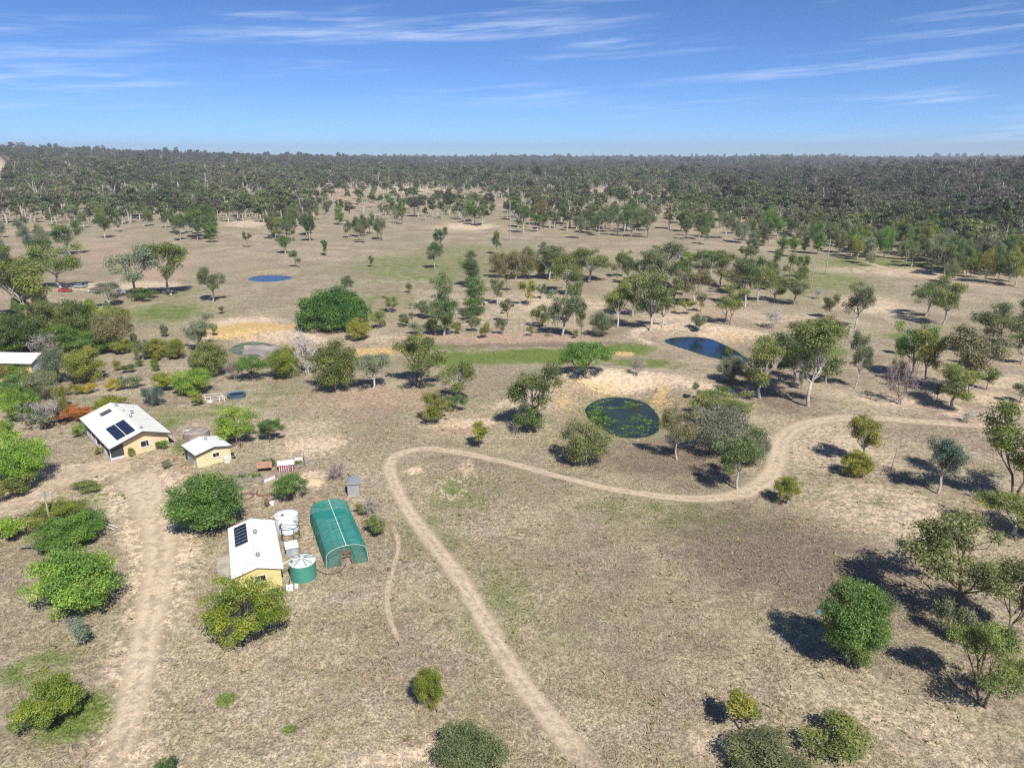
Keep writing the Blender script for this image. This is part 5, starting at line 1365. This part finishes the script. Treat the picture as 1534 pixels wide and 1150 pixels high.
def garden():
    # grey tin outhouse
    x, y, z = at(529, 742)
    t = thing('tin_shed', 'little grey corrugated iron shed with curved pale roof by the shade house', 'shed', (x, y + .6, z), math.radians(10))
    MB().box((0, 0, .9), (1.7, 1.5, 2.2)).build('wall', 'roof_grey', t)
    pr = [(-.98, 1.95), (-.9, 2.15), (-.6, 2.36), (0, 2.46), (.6, 2.36), (.9, 2.15), (.98, 1.95)]
    m = MB(); n = len(pr); m.add([(yy_, q, zz) for q in (-.95, .95) for yy_, zz in pr], [(k, k + 1, n + k + 1, n + k) for k in range(n - 1)] + [tuple(range(n)), tuple(range(2 * n - 1, n - 1, -1))])
    m.build('roof', 'roof_grey', t); d = MB().box((-.87, -.05, .85), (.05, .75, 1.75)).build('door', 'trim_dark', t); MB().box((-.92, .25, .9), (.05, .05, .12)).build('handle', 'alloy', d)
    tag(MB().box((0, 0, .03), (1.9, .8, .18)).build('paving_slab', 'concrete', None, False, at(537, 749), .2), 'pale concrete slab in front of the little grey shed', 'concrete slab')
    tag(MB().tube([(0, 0, -.2), (.03, 0, 2.0)], [.06, .05], 6).build('fence_post', 'timber_grey', None, False, at(524, 715)), 'lone grey post behind the little grey shed', 'post')
    # coop
    x, y, z = at(428, 706)
    t = thing('chicken_coop', 'small coop with white roof and maroon slatted side in the garden', 'coop', (x, y + .4, z), math.radians(14))
    MB().box((0, 0, .55), (2.3, 1.1, 1.1)).build('wall', 'maroon', t)
    for k in range(7): MB().box((-.98 + k * .33, -.575, .55), (.12, .04, .95)).build('slat', 'curtain', t)
    MB().slab([(-1.3, -.45, 1.12), (1.3, -.45, 1.12), (1.3, .85, 1.42), (-1.3, .85, 1.42)], .06).build('roof', 'trim_white', t)
    MB().box((-1.17, 0, .5), (.04, .7, .8)).build('door', 'trim_dark', t)
    # hutch with rusty roof
    x, y, z = at(396, 706)
    t = thing('hutch', 'low open hutch with a rusty sloping roof in the garden', 'hutch', (x, y + .4, z), math.radians(14))
    MB().slab([(-1.2, -.75, .75), (1.2, -.75, .75), (1.0, 1.0, 1.15), (-1.3, 1.0, 1.15)], .05).build('roof', 'rust', t)
    for a, b, h in ((-1.1, -.65, .72), (1.1, -.65, .72), (-1.15, .9, 1.05), (.95, .9, 1.05)): MB().box((a, b, h / 2 - .1), (.08, .08, h + .15)).build('post', 'timber_grey', t)
    MB().box((-.1, .85, .5), (2.0, .05, .9)).build('back_wall', 'timber_brown', t)
    # low fence of pale sheets and wire around the beds
    corners = [(352, 716), (372, 722), (394, 724), (414, 715), (436, 707), (458, 700), (455, 689), (440, 689)]
    f = thing('garden_fence', 'low ramshackle fence of posts, wire and pale sheets round the garden', 'fence', at(405, 712))
    fl = np.array(at(405, 712)); W = [np.array(at(*c)) - fl for c in corners]
    for i, p in enumerate(W): MB().tube([p + [0, 0, -.2], p + [.02, .01, 1.25]], .05, 5).build('post', 'timber_grey', f)
    for i in range(len(W) - 1):
        for hh in (.45, .8, 1.1): MB().tube([W[i] + [0, 0, hh], W[i + 1] + [0, 0, hh]], .018, 3).build('wire', 'alloy', f)
    for i, hh, mt in ((2, .55, 'tank_white'), (3, .4, 'timber_grey'), (5, .5, 'tank_white'), (6, .55, 'trim_white')):
        a, b = W[i] * .9 + W[i + 1] * .1, W[i] * .1 + W[i + 1] * .9; nn = np.array([0, .04, 0])
        MB().hexa([tuple(a), tuple(b), tuple(b + nn), tuple(a + nn), tuple(a + [0, 0, hh]), tuple(b + [0, 0, hh * .8]), tuple(b + nn + [0, 0, hh * .8]), tuple(a + nn + [0, 0, hh])]).build('sheet', mt, f)
    # timber bed edging, a stack of weathered poles
    for k, (a, b, c, d) in enumerate(((350, 708, 376, 703), (352, 720, 380, 712), (362, 728, 392, 722), (345, 727, 372, 720))):
        p, q = at(a, b, .1), at(c, d, .1)
        tag(lying(p, q, .13).build('timber_edging', 'timber_grey'), ('upper', 'second', 'lowest', 'shortest left')[k] + ' weathered timber edging of the beds left of the hutch', 'timber', 'timber edging of the garden beds')
    for k, (a, b, w_, lab) in enumerate(((366, 716, 2.2, 'timber framed garden bed with grey green plants at the left of the garden'), (384, 716, 1.6, 'smaller timber framed bed just left of the hutch'), (446, 697, 1.8, 'timber framed bed right of the coop'))):
        x, y, z = at(a, b); t = thing('garden_bed', lab, 'garden bed', (x, y, z), math.radians(14)); rr = np.random.default_rng(60 + k)
        for sx, sy, lx, ly in ((0, -.6, w_, .08), (0, .6, w_, .08), (-w_ / 2 + .05, 0, .08, 1.1), (w_ / 2 - .05, 0, .08, 1.1)): MB().box((sx, sy, .14), (lx, ly, .42)).build('board', 'timber_grey', t)
        MB().box((0, 0, .08), (w_ - .2, 1.08, .34)).build('soil', 'concrete_old', t)
        m = MB()
        for _ in range(60):
            px_, py_ = rr.uniform(-w_ / 2 + .2, w_ / 2 - .2), rr.uniform(-.45, .45); hh = rr.uniform(.2, .7); an = rr.uniform(0, 6.28); dx, dy = .12 * math.cos(an), .12 * math.sin(an)
            m.add([(px_ - dy, py_ + dx, .24), (px_ + dy, py_ - dx, .24), (px_ + dx * 2, py_ + dy * 2, .25 + hh)], [(0, 1, 2)])
        m.build('plants', 'pond_weed', t)
    # brick rings
    def ring(px, py, r_, a0, a1, label, fill):
        x, y, z = at(px, py); t = thing('brick_planter', label, 'planter', (x, y, z)); n = int(r_ * 22 * (a1 - a0) / 6.283)
        bme = MB().box((0, 0, 0), (.25, .14, .28)).mesh('brick', 'brick_red')
        for k in range(n):
            a = a0 + (a1 - a0) * k / n; o = link('brick', bme, t, (r_ * math.cos(a), r_ * math.sin(a), .1 + .01 * math.sin(k * 5)), a + math.pi / 2)
        if fill: MB().lathe([(r_ - .1, .04), (r_ * .5, .22), (.001, .3)], 14).build('soil_fill', 'concrete_old', t, True)
    ring(370, 744, .95, 0, 6.283, 'round red brick planter filled with grey soil left of the garden tree', True)
    ring(397, 738, 1.2, 3.0, 6.4, 'curved red brick edging right of the round planter', False)
    x, y, z = at(400, 757); t = thing('rusty_drum', 'brown rusty drum standing above the white shed', 'drum', (x, y, z)); MB().lathe([(.001, 0), (.29, 0), (.29, .3), (.31, .32), (.29, .34), (.29, .62), (.31, .64), (.29, .66), (.29, .88), (.001, .88)], 16).build('body', 'timber_brown', t, True); MB().lathe([(.31, .86), (.31, .92), (.27, .92)], 16).build('rim', 'rust', t)
    x, y, z = at(408, 757); t = thing('white_tub', 'white plastic tub beside the rusty drum', 'tub', (x, y, z)); MB().lathe([(.001, .05), (.3, .05), (.38, .5), (.4, .52), (.34, .5), (.27, .1), (.001, .1)], 16).build('body', 'pvc_white', t); MB().tube([(-.4, 0, .5), (-.3, 0, .75), (.3, 0, .75), (.4, 0, .5)], .02, 5).build('handle', 'alloy', t)
    # sand heap
    mb = MB(); x, y, z = at(466, 722); rr = np.random.default_rng(8)
    prof = [(1.9, -.05), (1.5, .18), (.9, .45), (.4, .6), (.001, .64)]; mb.lathe(prof, 18); mb.v = [(a * (1.15 + .12 * math.sin(3 * math.atan2(b, a))), b * .9 * (1 + .1 * math.cos(2 * math.atan2(b, a))), c + .04 * rr.normal()) for a, b, c in mb.v]
    tag(mb.build('sand_heap', 'sand_heap', None, True, (x, y, z)), 'pale heap of sand right of the garden tree', 'sand heap')
    # by the cream shed
    x, y, z = at(340, 693); t = thing('white_cabinet', 'white cabinet against the right corner of the cream shed', 'cabinet', (x, y, z), .75); MB().box((0, 0, .5), (.8, .6, 1.1)).build('body', 'trim_white', t); MB().box((0, -.31, .5), (.7, .03, .95)).build('door', 'curtain', t)
    x, y, z = at(348, 687); t = thing('gas_trolley', 'grey metal trolley beside the white cabinet', 'trolley', (x, y, z), .5); MB().box((0, 0, .45), (.9, .5, .08)).build('tray', 'alloy', t); MB().box((0, .15, .75), (.8, .1, .5)).build('back', 'steel_dark', t)
    for a in (-.38, .38): MB().lathe([(.001, -.03), (.2, -.03), (.2, .03), (.001, .03)], 10, (a, 0, .2)).build('wheel', 'rubber', t)
    # pool and yard rails
    x, y, z = at(351, 598); t = thing('round_pool', 'round above ground pool with dark blue water behind the brick house', 'pool', (x, y + 1.4, z))
    MB().lathe([(1.8, -.15), (1.8, .72), (1.92, .74), (1.92, .80), (1.72, .80), (1.70, .55)], 36).build('pool_wall', 'pool_wall', t, True); MB().lathe([(1.72, .62), (.001, .62)], 36).build('water', 'pool_liner', t)
    x, y, z = at(317, 603); f = thing('yard_rails', 'white pipe rail yard left of the round pool', 'fence', (x, y, z), .12)
    for a, b in ((-1.9, 0), (-.2, .2), (1.5, .4), (-1.7, 1.8), (1.6, 2.2), (2.4, .6)): MB().tube([(a, b, -.2), (a, b, 1.25)], .06, 6).build('post', 'pvc_white', f)
    for (a, b), (c, d) in (((-1.9, 0), (-.2, .2)), ((-.2, .2), (1.5, .4)), ((-1.9, 0), (-1.7, 1.8)), ((1.5, .4), (1.6, 2.2)), ((-1.7, 1.8), (1.6, 2.2)), ((1.5, .4), (2.4, .6))):
        for hh in (.6, 1.2): MB().tube([(a, b, hh), (c, d, hh)], .04, 5).build('rail', 'pvc_white', f)
    x, y, z = at(312, 604); t = thing('water_trough', 'pale trough inside the white rail yard', 'trough', (x, y + .9, z)); MB().box((0, 0, .22), (1.1, .5, .45)).build('body', 'pvc_white', t); MB().box((0, 0, .453), (.95, .38, .02)).build('water', 'pool_liner', t)


def left_house():
    x, y, z = at(12, 557)
    t = thing('white_roofed_house', 'house with a white roof and yellow wall half hidden in trees at the left edge', 'house', (x, y + 3.0, z), math.radians(-4))
    wall_prism_rot(t)


def wall_prism_rot(t):
    g = link('wing', None, t, (0, 0, 0), math.pi / 2)     # ridge runs across the picture
    m = MB(); p = [(-3.4, -.5), (3.4, -.5), (3.4, 2.5), (0, 3.75), (-3.4, 2.5)]
    m.add([(q, xx, zz) for q in (-9, 6.4) for xx, zz in p], [(4, 3, 2, 1, 0), (5, 6, 7, 8, 9), (1, 6, 5, 0), (2, 7, 6, 1), (3, 8, 7, 2), (4, 9, 8, 3), (0, 5, 9, 4)]); bpy.data.objects.remove(g)
    m.build('wall', 'wall_yellow', t)
    MB().add([(6.41, xx, zz) for xx, zz in p], [(0, 1, 2, 3, 4)]).build('gable_cladding', 'wall_grey', t)
    rf = MB().slab([(-9.5, -3.95, 2.35), (6.9, -3.95, 2.35), (6.9, 0, 3.85), (-9.5, 0, 3.85)], .08).slab([(-9.5, 0, 3.85), (6.9, 0, 3.85), (6.9, 3.95, 2.35), (-9.5, 3.95, 2.35)], .08).build('roof', 'roof_white', t)
    MB().box((-1.3, -4.0, 2.25), (16.4, .1, .12)).build('gutter', 'trim_dark', rf)
    window(t, (-1.5, -3.4, 1.4), 1.6, 1.0, 'y', -1); window(t, (3.2, -3.4, 1.4), 1.2, 1.0, 'y', -1)
    d = MB().box((1.0, -3.43, 1.0), (.9, .05, 2.0)).build('door', 'timber_brown', t); MB().box((1.3, -3.48, 1.0), (.06, .05, .06)).build('handle', 'alloy', d)


# ------------------------------------------------------------------ cars, poles, small things
def car(name, label, px, py, yaw, paint, ute=False):
    x, y, z = at(px, py); t = thing(name, label, 'car', (x, y, z), yaw)
    prof = [(-2.15, .35), (2.1, .35), (2.15, .75), (1.1, .92), (.55, 1.45), (-.35, 1.48) if ute else (-1.2, 1.48), (-.65, .95) if ute else (-1.9, .98), (-2.15, .9)]
    m = MB(); n = len(prof); m.add([(a, s * (.85 if b < 1 else .70), b) for s in (-1, 1) for a, b in prof], [tuple(range(n)), tuple(range(2 * n - 1, n - 1, -1))] + [(k, n + k, n + (k + 1) % n, (k + 1) % n) for k in range(n)]); m.build('body', paint, t)
    for s in (-1, 1): MB().add([(.98, s * .83, .98), (.5, s * .735, 1.4), (-.3 if ute else -1.15, s * .735, 1.42), (-.55 if ute else -1.6, s * .83, 1.0)], [(0, 1, 2, 3)]).build('side_window', 'glass_dark', t)
    MB().add([(1.11, -.72, .96), (1.11, .72, .96), (.60, .62, 1.44), (.60, -.62, 1.44)], [(0, 1, 2, 3)]).build('windscreen', 'glass_dark', t)
    if ute: MB().box((-1.5, 0, .98), (1.5, 1.75, .12)).build('tray', 'alloy', t)
    for a in (-1.3, 1.35):
        for s in (-1, 1):
            w = link('wheel', None, t, (a, s * .82, .32)); w.rotation_euler = (math.pi / 2, 0, 0)
            MB().lathe([(.001, -.1), (.24, -.1), (.32, -.08), (.32, .08), (.24, .1), (.001, .1)], 14).build('tyre', 'rubber', w); MB().lathe([(.001, -.11), (.18, -.11), (.18, .11), (.001, .11)], 10).build('rim', 'alloy', w)


def power_pole(px, py, pt, label, arm=True, twin=0.0, thick=.16, mat='pole_wood'):
    x, y, z = at(px, py); lo, hi = 2.0, 60.0
    for _ in range(30):
        h = .5 * (lo + hi)
        if project(x, y, z + h)[1] > pt: lo = h
        else: hi = h
    thick *= .8
    t = thing('power_pole', label, 'power pole', (x, y, z), .25, 'poles of the power line')
    for s in ((-1, 1) if twin else (0,)):
        MB().tube([(s * twin, 0, -.5), (s * twin, 0, h)], [thick * 1.2, thick * .85], 8).build('pole', mat, t)
    if arm:
        w = .75 + twin * 1.5; MB().box((0, .12 + thick, h - .5), (2 * w, .12, .16)).build('crossarm', mat, t)
        for s in (-1, 0, 1) if not twin else (-1, 0, 1): MB().lathe([(.05, 0), (.08, .08), (.05, .18), (.001, .2)], 8, (s * w * .9, .12 + thick, h - .42)).build('insulator', 'trim_white', t)


def small_things():
    power_pole(77, 789, 736, 'grey timber power pole standing in the lime shrubs at the left', thick=.15)
    power_pole(764, 360, 300, 'tallest pale grey pole in the far paddock at the centre', thick=.34, mat='pole_wood')
    power_pole(1237, 411, 358, 'tall pale pole at the forest foot on the right', arm=False, thick=.26, mat='pole_wood')
    power_pole(1215, 433, 391, 'thin grey pole with a crossarm just left of the tall pale one', thick=.14)
    power_pole(646, 346, 316, 'twin legged pole with a crossbar left of the tallest pole', twin=1.3, thick=.2)
    power_pole(591, 357, 322, 'thin grey pole left of the twin legged one', thick=.14)
    power_pole(508, 327, 296, 'pale pole in the far trees at upper left of centre', arm=False, thick=.3, mat='pole_wood')
    power_pole(453, 325, 297, 'twin pale poles among the far trees above the distant dam', twin=1.2, thick=.26, mat='pole_wood')
    power_pole(335, 295, 267, 'lone pale pole at the far clearing on the left', arm=False, thick=.3, mat='pole_wood')
    power_pole(234, 275, 254, 'pale pole at the forest edge far upper left', arm=False, thick=.35, mat='pole_wood')
    power_pole(1058, 377, 356, 'pale twin pole transformer stand above the white car', twin=.9, thick=.16, mat='pole_wood')
    car('parked_utility', 'white utility parked in the clearing at the left', 142, 438, 2.9, 'car_white', True)
    car('parked_car', 'dark grey car parked left of the white utility', 121, 431, .2, 'car_grey')
    car('parked_car', 'white car half hidden right of the white utility', 180, 440, 2.6, 'car_white')
    car('parked_car', 'white car under the trees right of the central grove', 1021, 400, .1, 'car_white')
    car('parked_car', 'small red car left of the white utility', 98, 437, .4, 'car_red')
    # stakes, logs, lid, rubble
    def stake(px, py, h, label, tilt=.05):
        tag(MB().tube([(0, 0, -.2), (tilt * h, 0, h)], [.06, .05], 6).build('stake', 'timber_grey', None, False, at(px, py)), label, 'stake')
    stake(655, 1068, 1.3, 'thin stake right of the small bright lime tree'); stake(1372, 660, 3.2, 'bare leaning stick pole right of the thin tall sapling', .25)
    stake(1333, 708, 4.0, 'thin dead stick standing in the right paddock', .12); stake(598, 968, 1.0, 'short stake beside the lower foot path'); stake(512, 700, .0 + 1.4, 'short grey stake above the bare purplish shrub')
    def log(a, b, c, d, r, label):
        tag(lying(at(a, b, r), at(c, d, r), r).build('fallen_log', 'timber_grey'), label, 'log')
    log(1357, 708, 1398, 711, .14, 'long fallen pole left of the slender dark trunked gum'); log(1440, 792, 1462, 800, .12, 'fallen branch below the slender gum at the right')
    tag(lying(at(155, 785, .25), at(177, 792, .2), .08).build('white_pipe', 'pvc_white'), 'upper one of two white pipes lying by the driveway', 'pipe'); tag(lying(at(152, 787, .2), at(170, 794, .12), .08).build('white_pipe', 'pvc_white'), 'lower one of two white pipes lying by the driveway', 'pipe')
    x, y, z = at(41, 823); t = thing('bench', 'low grey plank bench left of the dense green tree', 'bench', (x, y, z), .1); MB().box((0, 0, .45), (1.7, .45, .07)).build('seat', 'timber_grey', t)
    for a in (-.7, .7): MB().box((a, 0, .18), (.1, .4, .47)).build('leg', 'timber_grey', t)
    tag(MB().lathe([(.001, .12), (.35, .12), (.42, .06), (.42, -.02)], 18).build('tub_lid', 'lid_blue', None, True, at(1228, 916)), 'small blue grey lid lying left of the egg shaped tree', 'lid')
    x, y, z = at(583, 854); m = MB(); m.lathe([(.32, -.1), (.26, .12), (.22, .3), (.001, .32)], 9); tag(m.build('tree_stump', 'bark_dark', None, False, (x, y, z)), 'dark stump on the thin foot path', 'stump')
    # dead fallen branches by the right gum
    r = np.random.default_rng(3); x, y, z = at(1452, 742); m = MB()
    for _ in range(14):
        a = r.uniform(0, 6.28); L = r.uniform(.8, 2.2); e = (L * math.cos(a), L * math.sin(a), r.uniform(.1, .7)); m.tube([(0, 0, .1), (e[0] * .5, e[1] * .5, e[2] * .8 + .1), e], [.06, .04, .015], 4)
    tag(m.build('dead_branches', 'timber_grey', None, False, (x, y, z)), 'heap of dead branches right of the slender gum', 'branches')
    # pale broken slabs where something stood once: each stone a part of the rubble
    fl = np.array(at(682, 725)); t = thing('rubble', 'ring of pale broken stones in the open paddock', 'rubble', tuple(fl)); r = np.random.default_rng(6)
    for k in range(120):
        c = k % 3
        if c < 2: a = r.uniform(0, 6.28); px, py = 676 + 24 * math.cos(a) * r.uniform(.6, 1.1), 731 + 17 * math.sin(a) * r.uniform(.6, 1.1)
        else: px, py = r.normal(698, 11), r.normal(712, 7)
        p = np.array(at(px, py)) - fl; n = 6; q = r.uniform(.10, .34); a0 = r.random() * 6; m = MB()
        ring_ = [(q * r.uniform(.6, 1.2) * math.cos(a0 + 6.283 * i / n), q * r.uniform(.5, 1.0) * math.sin(a0 + 6.283 * i / n)) for i in range(n)]
        hh = r.uniform(.05, .14); m.add([(a, b, -.05) for a, b in ring_] + [(a * .85, b * .85, hh) for a, b in ring_], [tuple(range(n, 2 * n))] + [(i, (i + 1) % n, n + (i + 1) % n, n + i) for i in range(n)])
        m.build('stone', 'rust' if (c == 2 and r.random() < .35) else 'stone_pale', t, False, tuple(p))


def march(px, py):
    """first place where a far line of sight meets the terrain"""
    a = (px - 767) / FPX; b = -(py - 575) / FPX; rx, ry, rz = a, cP + b * sP, -sP + b * cP
    t = np.arange(200, 6000, 4.0); gap = H + rz * t - terrain(rx * t, ry * t)
    i = np.argmax(gap < 0) if (gap < 0).any() else len(t) - 1
    return rx * t[i], ry * t[i], gz(rx * t[i], ry * t[i])


def far_houses():
    for k, (px, py, W, yaw, label) in enumerate(((762, 263, 17, .2, 'largest white roofed house in the far settlement'), (801, 262, 13, -.3, 'white roofed house right of the largest far one'), (829, 266, 16, .1, 'long white shed at the right end of the far settlement'),
                                        (752, 258, 12, .5, 'left white house of the far settlement'), (945, 266, 12, .1, 'far white house alone right of the settlement'), (791, 247, 20, .1, 'long white roof on the far ridge'), (586, 243, 15, 0, 'white roof in the forest left of centre, near the skyline'), (4, 274, 14, .2, 'white roof in the far trees at the left edge'),
                                        (412, 241, 12, .3, 'pale roof in the forest below the tall skyline trees'))):
        x, y, z = march(px, py); HOUSE_SITES.append((x, y)); t = thing('far_house', label, 'house', (x, y, z), yaw, 'white roofed houses in the far forest')
        D = 8.0; e, rr = 3.2, 5.2
        m = MB(); p = [(-D / 2, -1.5), (D / 2, -1.5), (D / 2, e), (0, rr - .2), (-D / 2, e)]; m.add([(q, a, b) for q in (-W / 2, W / 2) for a, b in p], [(4, 3, 2, 1, 0), (5, 6, 7, 8, 9), (1, 6, 5, 0), (2, 7, 6, 1), (3, 8, 7, 2), (4, 9, 8, 3), (0, 5, 9, 4)]); m.build('wall', 'wall_cream', t)
        MB().slab([(-W / 2 - .5, -D / 2 - .6, e - .1), (W / 2 + .5, -D / 2 - .6, e - .1), (W / 2 + .5, 0, rr), (-W / 2 - .5, 0, rr)], .12).slab([(-W / 2 - .5, 0, rr), (W / 2 + .5, 0, rr), (W / 2 + .5, D / 2 + .6, e - .1), (-W / 2 - .5, D / 2 + .6, e - .1)], .12).build('roof', 'roof_white', t)
        for q in range(3): MB().box((-W / 3 + q * W / 3, -D / 2 - .02, 1.7), (1.5, .06, 1.1)).build('window', 'glass_dark', t)
        MB().box((W / 6, -D / 2 - .02, 1.05), (.95, .06, 2.1)).build('door', 'timber_brown', t)


brick_house(); cream_shed(); white_shed(); tanks(); shade_house(); garden(); left_house(); small_things(); far_houses()
build_forest()


# ------------------------------------------------------------------ dry grass tufts on the near paddock
def build_grass(n=120000):
    r = np.random.default_rng(77)
    d = 40 * np.exp(r.random(n * 2) * math.log(150 / 40.)) ; az = np.radians(r.uniform(-41, 41, n * 2))
    keep = r.random(n * 2) < np.clip(d / 120, .3, 1); d, az = d[keep][:n], az[keep][:n]
    x, y = d * np.sin(az), d * np.cos(az); m = np.ones(len(x), bool)
    for C in TRACKS:
        for p in C[::2]: m &= np.hypot(x - p[0], y - p[1]) > p[2] * .85 + .3
    for cx, cy, rz, a, b in ((-68, 116.7, 42.5, 5.4, 10), (-50.1, 107.9, 44, 3.2, 3.2), (-31.2, 75.9, 22.5, 4.6, 6.2), (-22.7, 82.2, 23, 2.8, 6.8)):
        c, s = math.cos(math.radians(rz)), math.sin(math.radians(rz)); u = (x - cx) * c + (y - cy) * s; v = -(x - cx) * s + (y - cy) * c; m &= ~((np.abs(u) < a) & (np.abs(v) < b))
    for dm in DAMS.values():
        q = np.hypot(x - dm['P'].mean(0)[0], y - dm['P'].mean(0)[1]) < 40
        if q.any(): m[q] &= sdf_poly(x[q], y[q], dm['P']) > .8
    sand = patch_value('sand', x, y); m &= r.random(len(x)) > sand * .8
    clump = sine_noise(x, y, 55, 7, 3); m &= r.random(len(x)) < np.clip(.62 + .6 * clump, .12, 1)
    x, y = x[m], y[m]; N = len(x); z = terrain(x, y)
    green = patch_value('green', x, y)
    V = []; LV = []; big = np.where(r.random(N) < .035, r.uniform(1.6, 2.6, N), 1.0); green = np.maximum(green, np.where(big > 1, r.uniform(.0, .45, N), 0))
    for k in range(3):
        a = r.uniform(0, 6.283, N); L = r.uniform(.12, .32, N) * big; h = r.uniform(.05, .19, N) * big; w = r.uniform(.03, .075, N) * big
        ca, sa = np.cos(a), np.sin(a); o = r.normal(size=(2, N)) * .05
        b0 = np.stack([x + o[0] - sa * w, y + o[1] + ca * w, z - .02], 1); b1 = np.stack([x + o[0] + sa * w, y + o[1] - ca * w, z - .02], 1); tp = np.stack([x + o[0] + ca * L, y + o[1] + sa * L, z + h], 1)
        V.append(np.stack([b0, b1, tp], 1)); LV.append(np.clip(green * 1.3 + r.normal(size=N) * .12, 0, 1))
    V = np.concatenate(V).reshape(-1, 3); lv = np.concatenate(LV); F = len(V) // 3
    me = bpy.data.meshes.new('dry_grass'); me.vertices.add(len(V)); me.vertices.foreach_set('co', V.astype(np.float32).ravel())
    me.loops.add(F * 3); me.loops.foreach_set('vertex_index', np.arange(F * 3, dtype=np.int32)); me.polygons.add(F); me.polygons.foreach_set('loop_start', np.arange(0, F * 3, 3, dtype=np.int32)); me.update(calc_edges=True)
    me.attributes.new('leaf', 'FLOAT', 'FACE').data.foreach_set('value', lv.astype(np.float32)); me.attributes.new('shade', 'FLOAT', 'FACE').data.foreach_set('value', r.random(F).astype(np.float32))
    mt, k = new_mat('straw'); a = k.n('ShaderNodeAttribute'); a.attribute_name = 'leaf'; s = k.n('ShaderNodeAttribute'); s.attribute_name = 'shade'
    c = k.mix(s.outputs['Fac'], (.29, .225, .15), (.55, .455, .31)); c = k.mix(a.outputs['Fac'], c, (.15, .21, .05))
    df = k.n('ShaderNodeBsdfDiffuse'); k.put(df.inputs[0], c); tr = k.n('ShaderNodeBsdfTranslucent'); k.put(tr.inputs[0], c); mx = k.n('ShaderNodeMixShader'); mx.inputs[0].default_value = .25; k.put(mx.inputs[1], df.outputs[0]); k.put(mx.inputs[2], tr.outputs[0]); output(k, mx.outputs[0])
    me.materials.append(mt); tag(link('dry_grass', me), 'short dry straw tufts covering the near paddock', 'grass', kind='stuff')


build_grass()

# ------------------------------------------------------------------ air
def build_haze(density=.00011):
    S = 7500.0; m, k = new_mat('haze_air'); v = k.n('ShaderNodeVolumePrincipled'); v.inputs['Color'].default_value = (.88, .94, 1.0, 1); v.inputs['Density'].default_value = density; v.inputs['Anisotropy'].default_value = .1
    output(k, None, v.outputs[0]); tag(MB().box((0, 0, 40), (2 * S, 2 * S, 200)).build('haze', 'haze_air'), 'thin blue air over the distance', kind='stuff')
if HAZE: build_haze(HAZE)
